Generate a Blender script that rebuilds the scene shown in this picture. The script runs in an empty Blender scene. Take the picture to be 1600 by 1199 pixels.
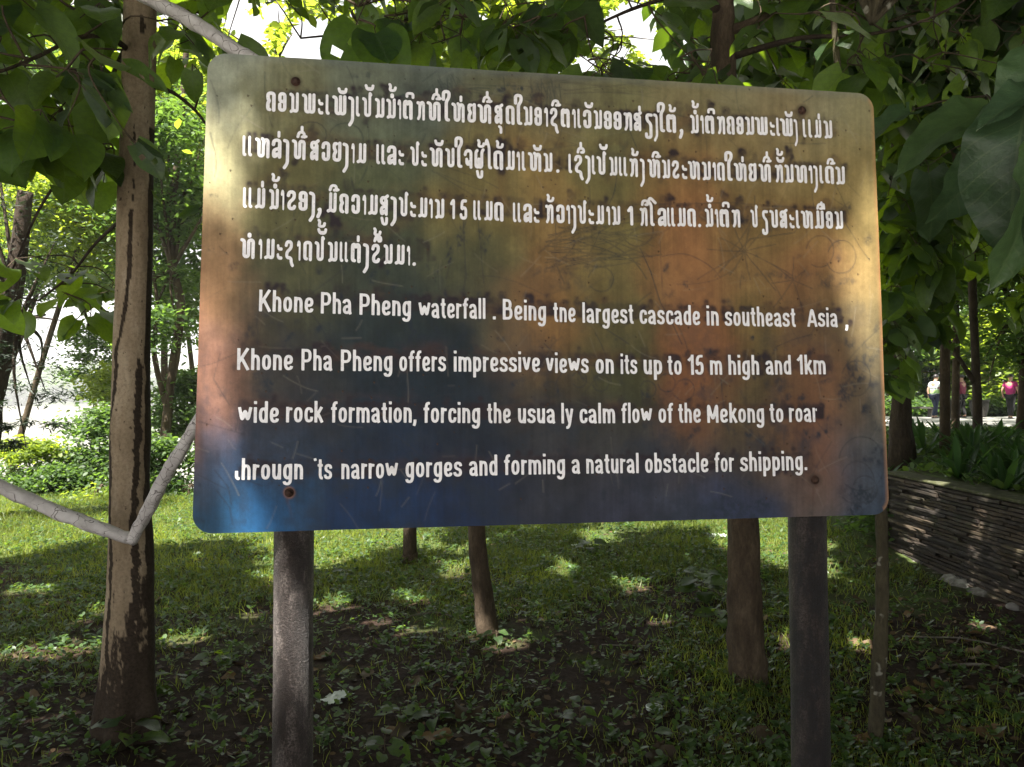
import bpy, bmesh, math, random
import numpy as np
from mathutils import Vector, Matrix, Quaternion, noise as mnoise
R = math.radians
rng = np.random.default_rng(7)
random.seed(7)
SC = bpy.context.scene
COL = SC.collection

# ------------------------------------------------------------------ camera
F = 1210.0                    # focal length in pixels of the 1600 px wide photograph
CAM_H = 1.55
PITCH = R(0.6)
cam = bpy.data.cameras.new('camera')
cam.sensor_width = 36.0
cam.lens = 36.0 * F / 1600.0
cam.clip_start = 0.05
cam.clip_end = 3000
cam_o = bpy.data.objects.new('camera', cam)
COL.objects.link(cam_o)
cam_o.location = (0, 0, CAM_H)
cam_o.rotation_euler = (math.pi / 2 + PITCH, 0, 0)
SC.camera = cam_o
CX, CY = 800.0, 599.5

# ------------------------------------------------------------------ sun and sky
SUN_EL, SUN_AZ = R(64), R(-150)      # azimuth of the sun measured from +Y towards +X
SUN = Vector((math.sin(SUN_AZ) * math.cos(SUN_EL), math.cos(SUN_AZ) * math.cos(SUN_EL), math.sin(SUN_EL)))
world = bpy.data.worlds.new('World')
SC.world = world
world.use_nodes = True
wn = world.node_tree
bg = wn.nodes['Background']
sky = wn.nodes.new('ShaderNodeTexSky')
sky.sky_type = 'NISHITA'
sky.sun_disc = False
sky.sun_elevation = SUN_EL
sky.sun_rotation = SUN_AZ
sky.altitude = 50
sky.air_density = 1.0
sky.dust_density = 2.0
sky.ozone_density = 1.0
sky_tint = wn.nodes.new('ShaderNodeMix'); sky_tint.data_type = 'RGBA'; sky_tint.blend_type = 'MULTIPLY'
sky_tint.inputs[0].default_value = 1.0; sky_tint.inputs[7].default_value = (1.0, .95, .87, 1)
wn.links.new(sky.outputs[0], sky_tint.inputs[6]); 
# thin bright cloud over most of the sky
tcw = wn.nodes.new('ShaderNodeTexCoord'); mpw = wn.nodes.new('ShaderNodeMapping'); mpw.inputs['Scale'].default_value = (1, 1, 2.2)
ncw = wn.nodes.new('ShaderNodeTexNoise'); ncw.inputs['Scale'].default_value = 2.6; ncw.inputs['Detail'].default_value = 6; ncw.inputs['Roughness'].default_value = .6
rcw = wn.nodes.new('ShaderNodeValToRGB'); rcw.color_ramp.elements[0].position = .30; rcw.color_ramp.elements[0].color = (.25, .25, .25, 1); rcw.color_ramp.elements[1].position = .55
mcw = wn.nodes.new('ShaderNodeMix'); mcw.data_type = 'RGBA'; mcw.inputs[7].default_value = (6.3, 6.2, 6.1, 1)
wn.links.new(tcw.outputs['Generated'], mpw.inputs[0]); wn.links.new(mpw.outputs[0], ncw.inputs['Vector']); wn.links.new(ncw.outputs['Fac'], rcw.inputs[0])
wn.links.new(rcw.outputs[0], mcw.inputs[0]); wn.links.new(sky_tint.outputs[2], mcw.inputs[6]); wn.links.new(mcw.outputs[2], bg.inputs[0])
bg.inputs[1].default_value = 0.05
sl = bpy.data.lights.new('sun', 'SUN')
sl.energy = 5.0
sl.angle = R(0.53)
sl.color = (1.0, 0.95, 0.86)
so = bpy.data.objects.new('sun', sl)
COL.objects.link(so)
so.location = (0, 0, 30)
so.rotation_euler = SUN.to_track_quat('Z', 'Y').to_euler()
SC.view_settings.view_transform = 'Standard'
SC.view_settings.look = 'None'
SC.view_settings.gamma = 1
SC.view_settings.use_curve_mapping = False
SC.view_settings.exposure = 2.38
SC.cycles.max_bounces = 8
SC.cycles.diffuse_bounces = 4
SC.cycles.transmission_bounces = 4
SC.cycles.transparent_max_bounces = 6

# ------------------------------------------------------------------ helpers
_cp, _sp = math.cos(PITCH), math.sin(PITCH)
def ray(px, py):
    x = (px - CX) / F; z = -(py - CY) / F
    return Vector((x, _cp - _sp * z, _sp + _cp * z))
def P(px, py, Y):                     # the point on the photograph's line of sight at depth Y
    d = ray(px, py); t = Y / d.y
    return Vector((d.x * t, Y, CAM_H + d.z * t))
def G(px, py, z=0.0):                 # where that line of sight meets height z
    d = ray(px, py); t = (z - CAM_H) / d.z
    return Vector((d.x * t, d.y * t, z))

def props(o, label=None, cat=None, group=None, kind=None):
    if label: o['label'] = label
    if cat: o['category'] = cat
    if group: o['group'] = group
    if kind: o['kind'] = kind
    return o
def link(name, data, parent=None, loc=None, rot=None):
    o = bpy.data.objects.new(name, data)
    COL.objects.link(o)
    if loc is not None: o.location = loc
    if rot is not None: o.rotation_euler = rot
    if parent is not None: o.parent = parent
    return o
def thing(name, label, cat, loc=(0, 0, 0), group=None, rot=(0, 0, 0)):
    return props(link(name, None, None, loc, rot), label, cat, group)
def mesh(name, v, f, m=None, smooth=False, col=None):
    me = bpy.data.meshes.new(name)
    me.from_pydata([tuple(map(float, q)) for q in v], [], [tuple(map(int, q)) for q in f])
    if m: me.materials.append(m)
    if smooth: me.polygons.foreach_set('use_smooth', [True] * len(me.polygons))
    me.update()
    return me
def fast_mesh(name, v, quads, m=None, smooth=False):
    v = np.asarray(v, np.float32); quads = np.asarray(quads, np.int32)
    k = quads.shape[1]; n = len(quads)
    me = bpy.data.meshes.new(name)
    me.vertices.add(len(v)); me.vertices.foreach_set('co', v.ravel())
    me.loops.add(n * k); me.loops.foreach_set('vertex_index', quads.ravel())
    me.polygons.add(n); me.polygons.foreach_set('loop_start', np.arange(0, n * k, k, dtype=np.int32))
    me.polygons.foreach_set('loop_total', np.full(n, k, np.int32))
    me.polygons.foreach_set('use_smooth', np.full(n, bool(smooth)))
    if m: me.materials.append(m)
    me.update(calc_edges=True); me.validate()
    return me

class MB:
    """collects shapes into one mesh"""
    def __init__(s): s.v = []; s.f = []
    def add(s, v, f):
        b = len(s.v); s.v += [tuple(q) for q in v]; s.f += [tuple(i + b for i in q) for q in f]
    def box(s, a, b, M=None):
        v = [Vector((x, y, z)) for x in (a[0], b[0]) for y in (a[1], b[1]) for z in (a[2], b[2])]
        if M is not None: v = [M @ q for q in v]
        s.add(v, [(0, 1, 3, 2), (4, 6, 7, 5), (0, 4, 5, 1), (2, 3, 7, 6), (0, 2, 6, 4), (1, 5, 7, 3)])
    def tube(s, pts, rad, n=8, wob=0.0, seed=0, cap=True):
        pts = [Vector(p) for p in pts]
        if not hasattr(rad, '__len__'): rad = [rad] * len(pts)
        rr = random.Random(seed); ring = []; V = []; Fc = []
        up = None
        for i, p in enumerate(pts):
            d = (pts[min(i + 1, len(pts) - 1)] - pts[max(i - 1, 0)]).normalized()
            if up is None: up = d.orthogonal().normalized()
            up = (up - d * up.dot(d)).normalized(); sd = d.cross(up)
            for k in range(n):
                a = 2 * math.pi * k / n
                r = rad[i] * (1 + wob * (mnoise.noise(Vector((math.cos(a) * 1.3 + seed, math.sin(a) * 1.3, i * .35)))))
                V.append(p + (up * math.cos(a) + sd * math.sin(a)) * r)
        for i in range(len(pts) - 1):
            for k in range(n):
                a, b = i * n + k, i * n + (k + 1) % n
                Fc.append((a, b, b + n, a + n))
        if cap:
            V.append(pts[0]); V.append(pts[-1]); c0, c1 = len(V) - 2, len(V) - 1
            L = (len(pts) - 1) * n
            for k in range(n):
                Fc.append((c0, (k + 1) % n, k)); Fc.append((c1, L + k, L + (k + 1) % n))
        s.add(V, Fc)
    def mesh(s, name, m=None, smooth=True): return mesh(name, s.v, s.f, m, smooth)
    def build(s, name, m=None, parent=None, smooth=True, loc=None):
        return link(name, s.mesh(name, m, smooth), parent, loc)
def spline(pts, n=6):
    """Catmull-Rom through the points"""
    q = [np.array(p, float) for p in pts]; q = [2 * q[0] - q[1]] + q + [2 * q[-1] - q[-2]]; out = []
    for i in range(1, len(q) - 2):
        for k in range(n):
            t = k / n
            out.append(.5 * ((2 * q[i]) + (-q[i-1] + q[i+1]) * t + (2*q[i-1] - 5*q[i] + 4*q[i+1] - q[i+2]) * t*t + (-q[i-1] + 3*q[i] - 3*q[i+1] + q[i+2]) * t**3))
    out.append(q[-2]); return out

# ------------------------------------------------------------------ material kit
def new_mat(name):
    m = bpy.data.materials.new(name); m.use_nodes = True
    nt = m.node_tree; b = nt.nodes['Principled BSDF']
    return m, nt, b
class N:
    def __init__(s, nt): s.nt = nt
    def n(s, t, **k):
        o = s.nt.nodes.new(t)
        for a, b in k.items(): setattr(o, a, b)
        return o
    def l(s, a, b): s.nt.links.new(a, b)
    def noise(s, vec, scale, detail=4, rough=.55, dist=0):
        o = s.n('ShaderNodeTexNoise'); o.inputs['Scale'].default_value = scale
        o.inputs['Detail'].default_value = detail; o.inputs['Roughness'].default_value = rough
        o.inputs['Distortion'].default_value = dist
        if vec is not None: s.l(vec, o.inputs['Vector'])
        return o.outputs['Fac']
    def ramp(s, fac, stops, interp='LINEAR'):
        o = s.n('ShaderNodeValToRGB'); o.color_ramp.interpolation = interp
        e = o.color_ramp.elements
        while len(e) < len(stops): e.new(.5)
        for i, (p, c) in enumerate(stops):
            e[i].position = p; e[i].color = c if len(c) == 4 else (*c, 1)
        s.l(fac, o.inputs[0]); return o.outputs[0]
    def mix(s, fac, a, b, mode='MIX'):
        o = s.n('ShaderNodeMix', data_type='RGBA', blend_type=mode)
        for sock, val in ((o.inputs[0], fac), (o.inputs[6], a), (o.inputs[7], b)):
            if hasattr(val, 'links'): s.l(val, sock)
            elif hasattr(val, '__len__'): sock.default_value = val if len(val) == 4 else (*val, 1)
            else: sock.default_value = val
        return o.outputs[2]
    def bump(s, h, strength=.3, dist=.01):
        o = s.n('ShaderNodeBump'); o.inputs['Strength'].default_value = strength
        o.inputs['Distance'].default_value = dist; s.l(h, o.inputs['Height']); return o.outputs[0]
    def coord(s, kind='Object', scale=None):
        o = s.n('ShaderNodeTexCoord').outputs[kind]
        if scale:
            m = s.n('ShaderNodeMapping'); m.inputs['Scale'].default_value = scale; s.l(o, m.inputs[0]); return m.outputs[0]
        return o
def simple(name, stops, scale=8, rough=.8, bump=.3, bdist=.01, detail=6, stretch=None, spec=.3):
    m, nt, b = new_mat(name); k = N(nt)
    c = k.coord('Object', stretch); f = k.noise(c, scale, detail, .6)
    k.l(k.ramp(f, stops), b.inputs['Base Color'])
    b.inputs['Roughness'].default_value = rough
    b.inputs['Specular IOR Level'].default_value = spec
    if bump: k.l(k.bump(k.noise(c, scale * 3, 6, .65), bump, bdist), b.inputs['Normal'])
    return m
# ------------------------------------------------------------------ lettering: every character is a set of pen strokes
def fillet(pts, rad, closed=False):
    pts = [np.array(p, float) for p in pts]
    if closed: seq = [(pts[i-1], pts[i], pts[(i+1) % (len(pts))]) for i in range(len(pts))]
    else: seq = [(pts[i-1], pts[i], pts[i+1]) for i in range(1, len(pts)-1)]
    out = [] if closed else [pts[0]]
    for a, b, c in seq:
        la, lc = np.linalg.norm(a-b), np.linalg.norm(c-b)
        p, q = b + (a-b)/la*min(rad, la*.5), b + (c-b)/lc*min(rad, lc*.5)
        for t in np.linspace(0, 1, 7): out.append((1-t)**2*p + 2*t*(1-t)*b + t*t*q)
    if closed: out.append(out[0])
    else: out.append(pts[-1])
    return out
def glyph_mesh(paths, r, rad, step=.028, butt=False):
    """union of thick strokes -> flat polygons (marching squares on a distance field)"""
    segs = []
    for p in paths:
        cl = p[0] == p[-1] and len(p) > 2
        q = fillet(p[:-1] if cl else p, rad, cl)
        for i in range(len(q)-1):
            if np.linalg.norm(q[i+1]-q[i]) > 1e-6:
                segs.append((q[i], q[i+1], butt and not cl and i == 0, butt and not cl and i == len(q)-2))
    allp = np.array([s[0] for s in segs] + [s[1] for s in segs])
    x0, y0 = allp.min(0) - r - 2*step; x1, y1 = allp.max(0) + r + 2*step
    xs = np.arange(x0, x1+step, step); ys = np.arange(y0, y1+step, step)
    X, Y = np.meshgrid(xs, ys); D = np.full(X.shape, 9.)
    for a, b, b0, b1 in segs:
        L = np.linalg.norm(b-a); d = (b-a)/L
        s = (X-a[0])*d[0] + (Y-a[1])*d[1]; t = (X-a[0])*-d[1] + (Y-a[1])*d[0]
        e = np.hypot(s-np.clip(s, 0, L), t) - r
        if b0: e = np.maximum(e, -s)
        if b1: e = np.maximum(e, s-L)
        D = np.minimum(D, e)
    V = []; Fc = []
    ny, nx = D.shape
    def cut(i, j, k, l):
        a, b = D[i, j], D[k, l]; t = a/(a-b)
        return (xs[j]+(xs[l]-xs[j])*t, ys[i]+(ys[k]-ys[i])*t)
    for i in range(ny-1):
        j = 0
        while j < nx-1:
            c = [(i, j), (i, j+1), (i+1, j+1), (i+1, j)]
            ins = [D[q] < 0 for q in c]
            if all(ins):
                k = j
                while k+1 < nx-1 and D[i, k+2] < 0 and D[i+1, k+2] < 0: k += 1
                b = len(V); V += [(xs[j], ys[i]), (xs[k+1], ys[i]), (xs[k+1], ys[i+1]), (xs[j], ys[i+1])]
                Fc.append((b, b+1, b+2, b+3)); j = k+1; continue
            if any(ins):
                poly = []
                for q in range(4):
                    a, d = c[q], c[(q+1) % 4]
                    if ins[q]: poly.append((xs[a[1]], ys[a[0]]))
                    if ins[q] != ins[(q+1) % 4]: poly.append(cut(a[0], a[1], d[0], d[1]))
                b = len(V); V += poly; Fc.append(tuple(range(b, b+len(poly))))
            j += 1
    V = np.array(V)
    return V, Fc, (V[:, 0].min(), V[:, 0].max())

LAO = {
 'ນ': [[(.0,.9),(.12,.86),(.12,.2)],[(.03,.07),(.14,.13),(.24,.1),(.37,.1),(.37,.93)]],
 'ມ': [[(.13,.93),(.13,.2)],[(.01,.09),(.15,.15),(.24,.1),(.37,.1),(.37,.93)]],
 'ພ': [[(.0,.9),(.12,.86),(.12,.1),(.33,.1),(.33,.93)],[(.33,.5),(.33,.1),(.54,.1),(.54,.93)]],
 'ຄ': [[(.17,.09),(.09,.12),(.09,.42),(.16,.52),(.09,.62),(.09,.9),(.36,.9),(.36,.07)]],
 'ອ': [[(.34,.7),(.34,.1),(.1,.1),(.1,.38)],[(.1,.52),(.1,.9),(.34,.9),(.34,.52),(.1,.52)]],
 'ວ': [[(.08,.68),(.1,.9),(.34,.9),(.34,.1),(.1,.1),(.1,.38)]],
 'ະ': [[(.05,.24),(.08,.09),(.28,.09)],[(.05,.68),(.08,.53),(.28,.53)]],
 'ເ': [[(.1,.93),(.1,.1),(.19,.09)]],
 'ງ': [[(.03,.9),(.19,.86),(.19,-.2),(.04,-.42)]],
 'ປ': [[(.0,.9),(.12,.86),(.12,.1),(.37,.1),(.37,1.2),(.43,1.12)]],
 'ບ': [[(.0,.9),(.12,.86),(.12,.1),(.37,.1),(.37,.93)]],
 'າ': [[(.01,.76),(.05,.91),(.17,.88),(.17,.07)]],
 'ຕ': [[(.17,.1),(.09,.12),(.09,.89),(.19,.9),(.23,.74),(.27,.9),(.38,.88),(.38,.07)]],
 'ກ': [[(.01,.87),(.13,.86),(.13,.22),(.05,.08)],[(.13,.55),(.2,.89),(.37,.89),(.37,.07)]],
 'ທ': [[(.0,.9),(.12,.86),(.12,.1),(.33,.1),(.33,.9),(.55,.9),(.55,.07)]],
 'ຫ': [[(.0,.9),(.12,.86),(.12,.1),(.34,.1),(.34,.88),(.28,.93)],[(.34,.6),(.4,.89),(.57,.88),(.57,.07)]],
 'ໃ': [[(.08,1.12),(.08,1.52),(.36,1.52),(.36,1.22),(.22,1.02),(.22,.1),(.33,.09)]],
 'ໄ': [[(.0,1.3),(.05,1.54),(.19,1.15),(.2,.95),(.2,.1),(.3,.09)]],
 'ໂ': [[(.44,1.24),(.16,1.5),(.02,1.34),(.2,1.12),(.2,.1),(.3,.09)]],
 'ຍ': [[(.37,.93),(.37,.1),(.1,.1),(.1,.38),(.19,.52),(.1,.64),(.1,.9),(.2,.9)]],
 'ລ': [[(.07,.68),(.1,.9),(.36,.9),(.36,.08)],[(.36,.5),(.09,.42),(.09,.1),(.18,.1),(.24,.26),(.35,.12)]],
 'ສ': [[(.1,.6),(.1,.89),(.33,.89),(.33,.6),(.1,.6)],[(.37,.75),(.37,.08)],[(.3,.88),(.43,.98)],[(.36,.48),(.1,.4),(.1,.1),(.19,.1),(.25,.26),(.36,.12)]],
 'ດ': [[(.17,.1),(.09,.12),(.09,.9),(.37,.9),(.37,.07)]],
 'ຂ': [[(.06,.72),(.1,.9),(.34,.9),(.34,.6),(.1,.38),(.1,.1),(.32,.09),(.36,.2)]],
 'ຊ': [[(.06,.72),(.1,.9),(.34,.9),(.34,.6),(.1,.4),(.1,.12),(.34,.12),(.35,-.12),(.42,-.25)]],
 'ຈ': [[(.04,.7),(.1,.9),(.37,.9),(.37,.07)],[(.13,.46),(.13,.24),(.24,.2),(.28,.34)]],
 'ຜ': [[(.16,.93),(.09,.86),(.09,.1),(.26,.1),(.26,.5)],[(.26,.3),(.26,.1),(.42,.1),(.42,.86),(.5,.98)]],
 'ຽ': [[(.34,.88),(.1,.9),(.1,.6),(.3,.42),(.3,-.3),(.05,-.3),(.05,-.12)]],
 '1': [[(.2,.08),(.2,1.0),(.04,.78)]],
 '5': [[(.32,.95),(.1,.95),(.07,.52),(.2,.62),(.33,.55),(.33,.08),(.05,.08),(.03,.24)]],
 '.': [[(.1,.07),(.11,.09)]], ',': [[(.14,.14),(.15,.0),(.06,-.22)],[(.11,.12),(.14,.1)]],
}
LAOM = {   # marks: strokes in their own box
 'ັ': [[(.0,.27),(.05,.08),(.3,.08),(.33,.27)],[(.05,.13),(.3,.13)]],
 '້': [[(.07,.4),(.12,.32),(.07,.1),(.31,.1),(.34,.25)]],
 '່': [[(.1,.04),(.1,.24)]],
 'ິ': [[(.04,.07),(.08,.28),(.32,.28),(.35,.07),(.22,.07)]],
 'ີ': [[(.04,.07),(.1,.3),(.32,.3),(.34,.1),(.24,.07)],[(.34,.07),(.42,.1)]],
 'ື': [[(.04,.07),(.1,.3),(.32,.3),(.34,.07),(.2,.07)],[(.26,.26),(.28,.4)],[(.42,.08),(.4,.3)]],
 'ຶ': [[(.04,.07),(.1,.3),(.32,.3),(.34,.07),(.24,.07)],[(.2,.14),(.22,.17)]],
 'ົ': [[(.05,.1),(.05,.26),(.34,.26),(.34,.06)]],
 'o': [[(.1,.05),(.1,.12)]],
 'ຸ': [[(.02,-.12),(.1,-.16),(.1,-.42)]],
 'ູ': [[(-.04,-.12),(.02,-.42),(.18,-.42),(.19,-.12)]],
}
s75 = .075
_o = [(.075,.07),(.075,.645),(.31,.645),(.31,.07),(.075,.07)]
_n = [(.075,.4),(.09,.645),(.305,.645),(.305,0)]
LAT = {
 'K': (.5, [[(.075,0),(.075,1)],[(.075,.34),(.44,1)],[(.19,.56),(.46,0)]]),
 'h': (.38, [[(.075,0),(.075,1)], _n]), 'n': (.38, [[(.075,0),(.075,.72)], _n]),
 'o': (.385, [_o]), 'e': (.38, [[(.1,.34),(.31,.34),(.31,.645),(.075,.645),(.075,.07),(.3,.07),(.32,.2)]]),
 'P': (.45, [[(.075,0),(.075,1)],[(.075,.93),(.38,.93),(.38,.44),(.075,.44)]]),
 'a': (.39, [[(.05,.5),(.09,.645),(.3,.645),(.3,.1),(.35,.0)],[(.3,.38),(.075,.34),(.075,.07),(.26,.07),(.3,.2)]]),
 'g': (.385, [_o,[(.31,.72),(.31,-.2),(.08,-.2),(.06,-.08)]]),
 'w': (.56, [[(.05,.72),(.17,.05),(.28,.66),(.39,.05),(.51,.72)]]),
 't': (.25, [[(.12,.93),(.12,.07),(.25,.06)],[(0,.655),(.24,.655)]]),
 'T': (.25, [[(.12,.42),(.12,.07),(.25,.06)]]),
 'r': (.27, [[(.075,0),(.075,.72)],[(.075,.4),(.1,.64),(.27,.62)]]),
 'q': (.27, [[(.075,0),(.075,.72)],[(.17,.62),(.24,.62)]]),
 'f': (.26, [[(.28,.93),(.12,.92),(.12,0)],[(0,.655),(.25,.655)]]),
 'l': (.15, [[(.075,0),(.075,1)]]), 'i': (.15, [[(.075,0),(.075,.72)],[(.075,.86),(.075,1)]]),
 '.': (.15, [[(.075,0),(.075,.15)]]), ',': (.15, [[(.075,.15),(.075,.0),(.03,-.15)]]),
 "'": (.1, [[(.03,.98),(.06,.86)]]), ' ': (.12, []),
 'B': (.47, [[(.075,0),(.075,1)],[(.075,.93),(.35,.93),(.35,.53),(.075,.53)],[(.2,.53),(.39,.53),(.39,.07),(.075,.07)]]),
 's': (.36, [[(.31,.5),(.28,.65),(.075,.65),(.075,.4),(.3,.33),(.3,.07),(.07,.07),(.04,.22)]]),
 'c': (.36, [[(.31,.46),(.3,.645),(.075,.645),(.075,.07),(.3,.07),(.32,.27)]]),
 'd': (.385, [_o,[(.31,0),(.31,1)]]), 'b': (.385, [_o,[(.075,0),(.075,1)]]), 'p': (.385, [_o,[(.075,-.27),(.075,.72)]]),
 'k': (.37, [[(.075,0),(.075,1)],[(.075,.24),(.32,.72)],[(.16,.42),(.35,0)]]),
 'A': (.49, [[(.04,0),(.24,.97),(.45,0)],[(.12,.26),(.37,.26)]]),
 'u': (.38, [[(.075,.72),(.075,.07),(.26,.07),(.3,.3)],[(.305,.72),(.305,0)]]),
 'm': (.6, [[(.075,0),(.075,.72)],_n,[(.305,.4),(.32,.645),(.525,.645),(.525,0)]]),
 'v': (.36, [[(.05,.72),(.18,.03),(.31,.72)]]), 'y': (.36, [[(.05,.72),(.19,.06)],[(.32,.72),(.17,-.2),(.03,-.19)]]),
 'M': (.56, [[(.075,0),(.075,.97),(.28,.1),(.485,.97),(.485,0)]]),
 '1': (.3, [[(.22,0),(.22,1)],[(.22,.9),(.04,.7)]]),
 '5': (.38, [[(.34,.93),(.1,.93),(.07,.46),(.18,.6),(.31,.56),(.31,.07),(.06,.07),(.04,.25)]]),
}
# positions measured on the photographed board: zoom origin, zoom scale, then character x0 x1 [marks]
def Z(ox, oy, s, txt):
    out = []
    for t in txt.split(';'):
        q = t.split()
        if q: out.append((q[0], ox + float(q[1])/s, ox + float(q[2])/s, q[3:]))
    return out
A_, B_, C_, D_, E_, F_ = (360,120,4.706), (640,120,4.706), (920,140,3.81), (360,270,4.706), (640,270,4.706), (920,270,3.81)
LAO_LINES = [
 (Z(*A_, 'ຄ 262 332;ອ 350 412;ນ 432 502;ພ 525 625;ະ 643 683;ເ 700 730;ພ 748 852 ັ;ງ 865 910;ເ 922 952;ປ 968 1042 ັ2;ນ 1062 1132;ນ 1145 1215 o ້2;າ 1228 1255;ຕ 1268 1340 ົ;ກ 1368 1430') +
  Z(*B_, 'ທ 125 228 ີ ່2;ໃ 237 302;ຫ 308 405 ່;ຍ 425 488;ທ 500 600 ີ ່2;ສ 625 690 ຸ;ດ 707 772;ໃ 768 833;ນ 838 903;ອ 918 973;າ 990 1018;ຊ 1032 1097 ີ;ຕ 1112 1178;າ 1195 1222;ເ 1235 1260;ວ 1275 1337 ັ;ນ 1355 1415') +
  Z(*C_, 'ອ 90 137;ອ 148 195;ກ 208 258;ສ 268 318 ່;ຽ 333 383;ງ 385 412;ໃ 408 457;ຕ 462 520 ້;, 535 555;ນ 605 655 o ້2;າ 665 685;ຕ 693 747 ົ;ກ 765 812;ຄ 822 868;ອ 880 922;ນ 932 985;ພ 990 1065;ະ 1078 1108;ເ 1117 1138;ພ 1140 1215 ັ;ງ 1222 1243;ເ 1275 1295;ເ 1308 1330;ມ 1343 1385 ່;ນ 1400 1450'),
  [(423,174.8),(480,178.4),(573,183.8),(677,189.5),(810,195.9),(917,201.4),(997,205.6),(1050,207.9),(1190,212.2),(1293,217)]),
 (Z(*A_, 'ເ 88 118;ເ 130 160;ຫ 180 288;ລ 302 375 ່;ງ 385 432;ທ 450 552 ີ ່2;ສ 585 655;ວ 668 733;ຍ 750 815;ງ 823 868;າ 888 912;ມ 928 998;ເ 1072 1100;ເ 1110 1140;ລ 1150 1220;ະ 1235 1277;ປ 1322 1390;ະ 1403 1445;ທ 1465 1560 ັ') +
  Z(*B_, 'ບ 262 330;ໃ 330 393;ຈ 398 462;ຜ 477 552 ້ ູ;ໄ 552 607;ດ 617 688 ້;ມ 708 773;າ 787 812;ເ 825 853;ຫ 870 968 ັ;ນ 985 1050;. 1077 1097;ເ 1168 1195;ຊ 1210 1280 ິ ່2;ງ 1290 1330;ເ 1340 1367;ປ 1375 1447 ັ2') +
  Z(*C_, 'ນ 122 170;ເ 180 200;ເ 208 230;ກ 243 293 ້;ງ 305 333;ຫ 350 425 ີ;ນ 437 485;ຂ 495 540;ະ 555 587;ຫ 592 662;ນ 675 727;າ 738 758;ດ 765 810;ໃ 810 860;ຫ 865 940 ່;ຍ 953 1000;ທ 1013 1085 ີ ່2;ກ 1110 1157 ັ ້2;ນ 1167 1220;ທ 1228 1300;າ 1310 1332;ງ 1338 1363;ເ 1375 1397;ດ 1408 1460 ີ;ນ 1470 1525'),
  [(387,244.9),(410,247.5),(465,250),(563,256),(648,260.2),(703,262.4),(797,266.6),(857,269.4),(940,274),(1022,278.3),(1104,282),(1176,284.4),(1295,287.6),(1313,288.8)]),
 (Z(*D_, 'ເ 92 122;ເ 133 162;ມ 180 255 ່;ນ 283 355 o ້2;າ 370 395;ຂ 412 483;ອ 500 567;ງ 575 622;, 632 665;ມ 708 780 ີ;ຄ 800 868;ວ 887 952;າ 970 997;ມ 1012 1082;ສ 1098 1165 ູ;ງ 1175 1222;ປ 1237 1307;ະ 1320 1365;ມ 1380 1447;າ 1460 1487;ນ 1503 1572') +
  Z(*E_, '1 297 333;5 368 423;ເ 468 493;ເ 500 525;ມ 548 610;ດ 622 690;ເ 760 785;ເ 795 820;ລ 835 900;ະ 913 955;ກ 998 1058 ້;ວ 1078 1140;າ 1153 1180;ງ 1187 1225;ປ 1237 1303;ະ 1315 1357;ມ 1370 1430;າ 1447 1475;ນ 1488 1550') +
  Z(*F_, '1 230 265;ກ 305 350 ິ;ໂ 352 407;ລ 410 463;ເ 468 487;ເ 492 515;ມ 527 578;ດ 588 638;. 650 665;ນ 693 742 o ້2;າ 752 772;ຕ 780 835 ົ;ກ 853 902;ປ 965 1010;ຽ 1030 1070;ບ 1078 1127;ສ 1138 1187;ະ 1195 1225;ເ 1235 1257;ຫ 1265 1335;ມ 1345 1400 ື;ອ 1412 1453;ນ 1465 1513'),
  [(387,325.7),(440,328.4),(515,333),(630,339),(687,342),(775,345.9),(810,348),(963,352),(1040,354.5),(1150,355.8),(1310,358.7)]),
 (Z(*D_, 'ທ 70 178 o;າ 205 232;ມ 248 323;ະ 340 383;ຊ 398 468;າ 488 515;ດ 535 600;ປ 618 693 ັ2 ້3;ນ 715 787;ເ 803 830;ເ 840 865;ຕ 885 958 ່;ງ 973 1018;ຂ 1035 1100 ຶ ້2;ນ 1125 1192;ມ 1208 1280;າ 1297 1320;. 1338 1357'),
  [(385,404.5),(425,406),(490,408.5),(530,410),(600,412.8),(645,415.6)]),
]
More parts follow.
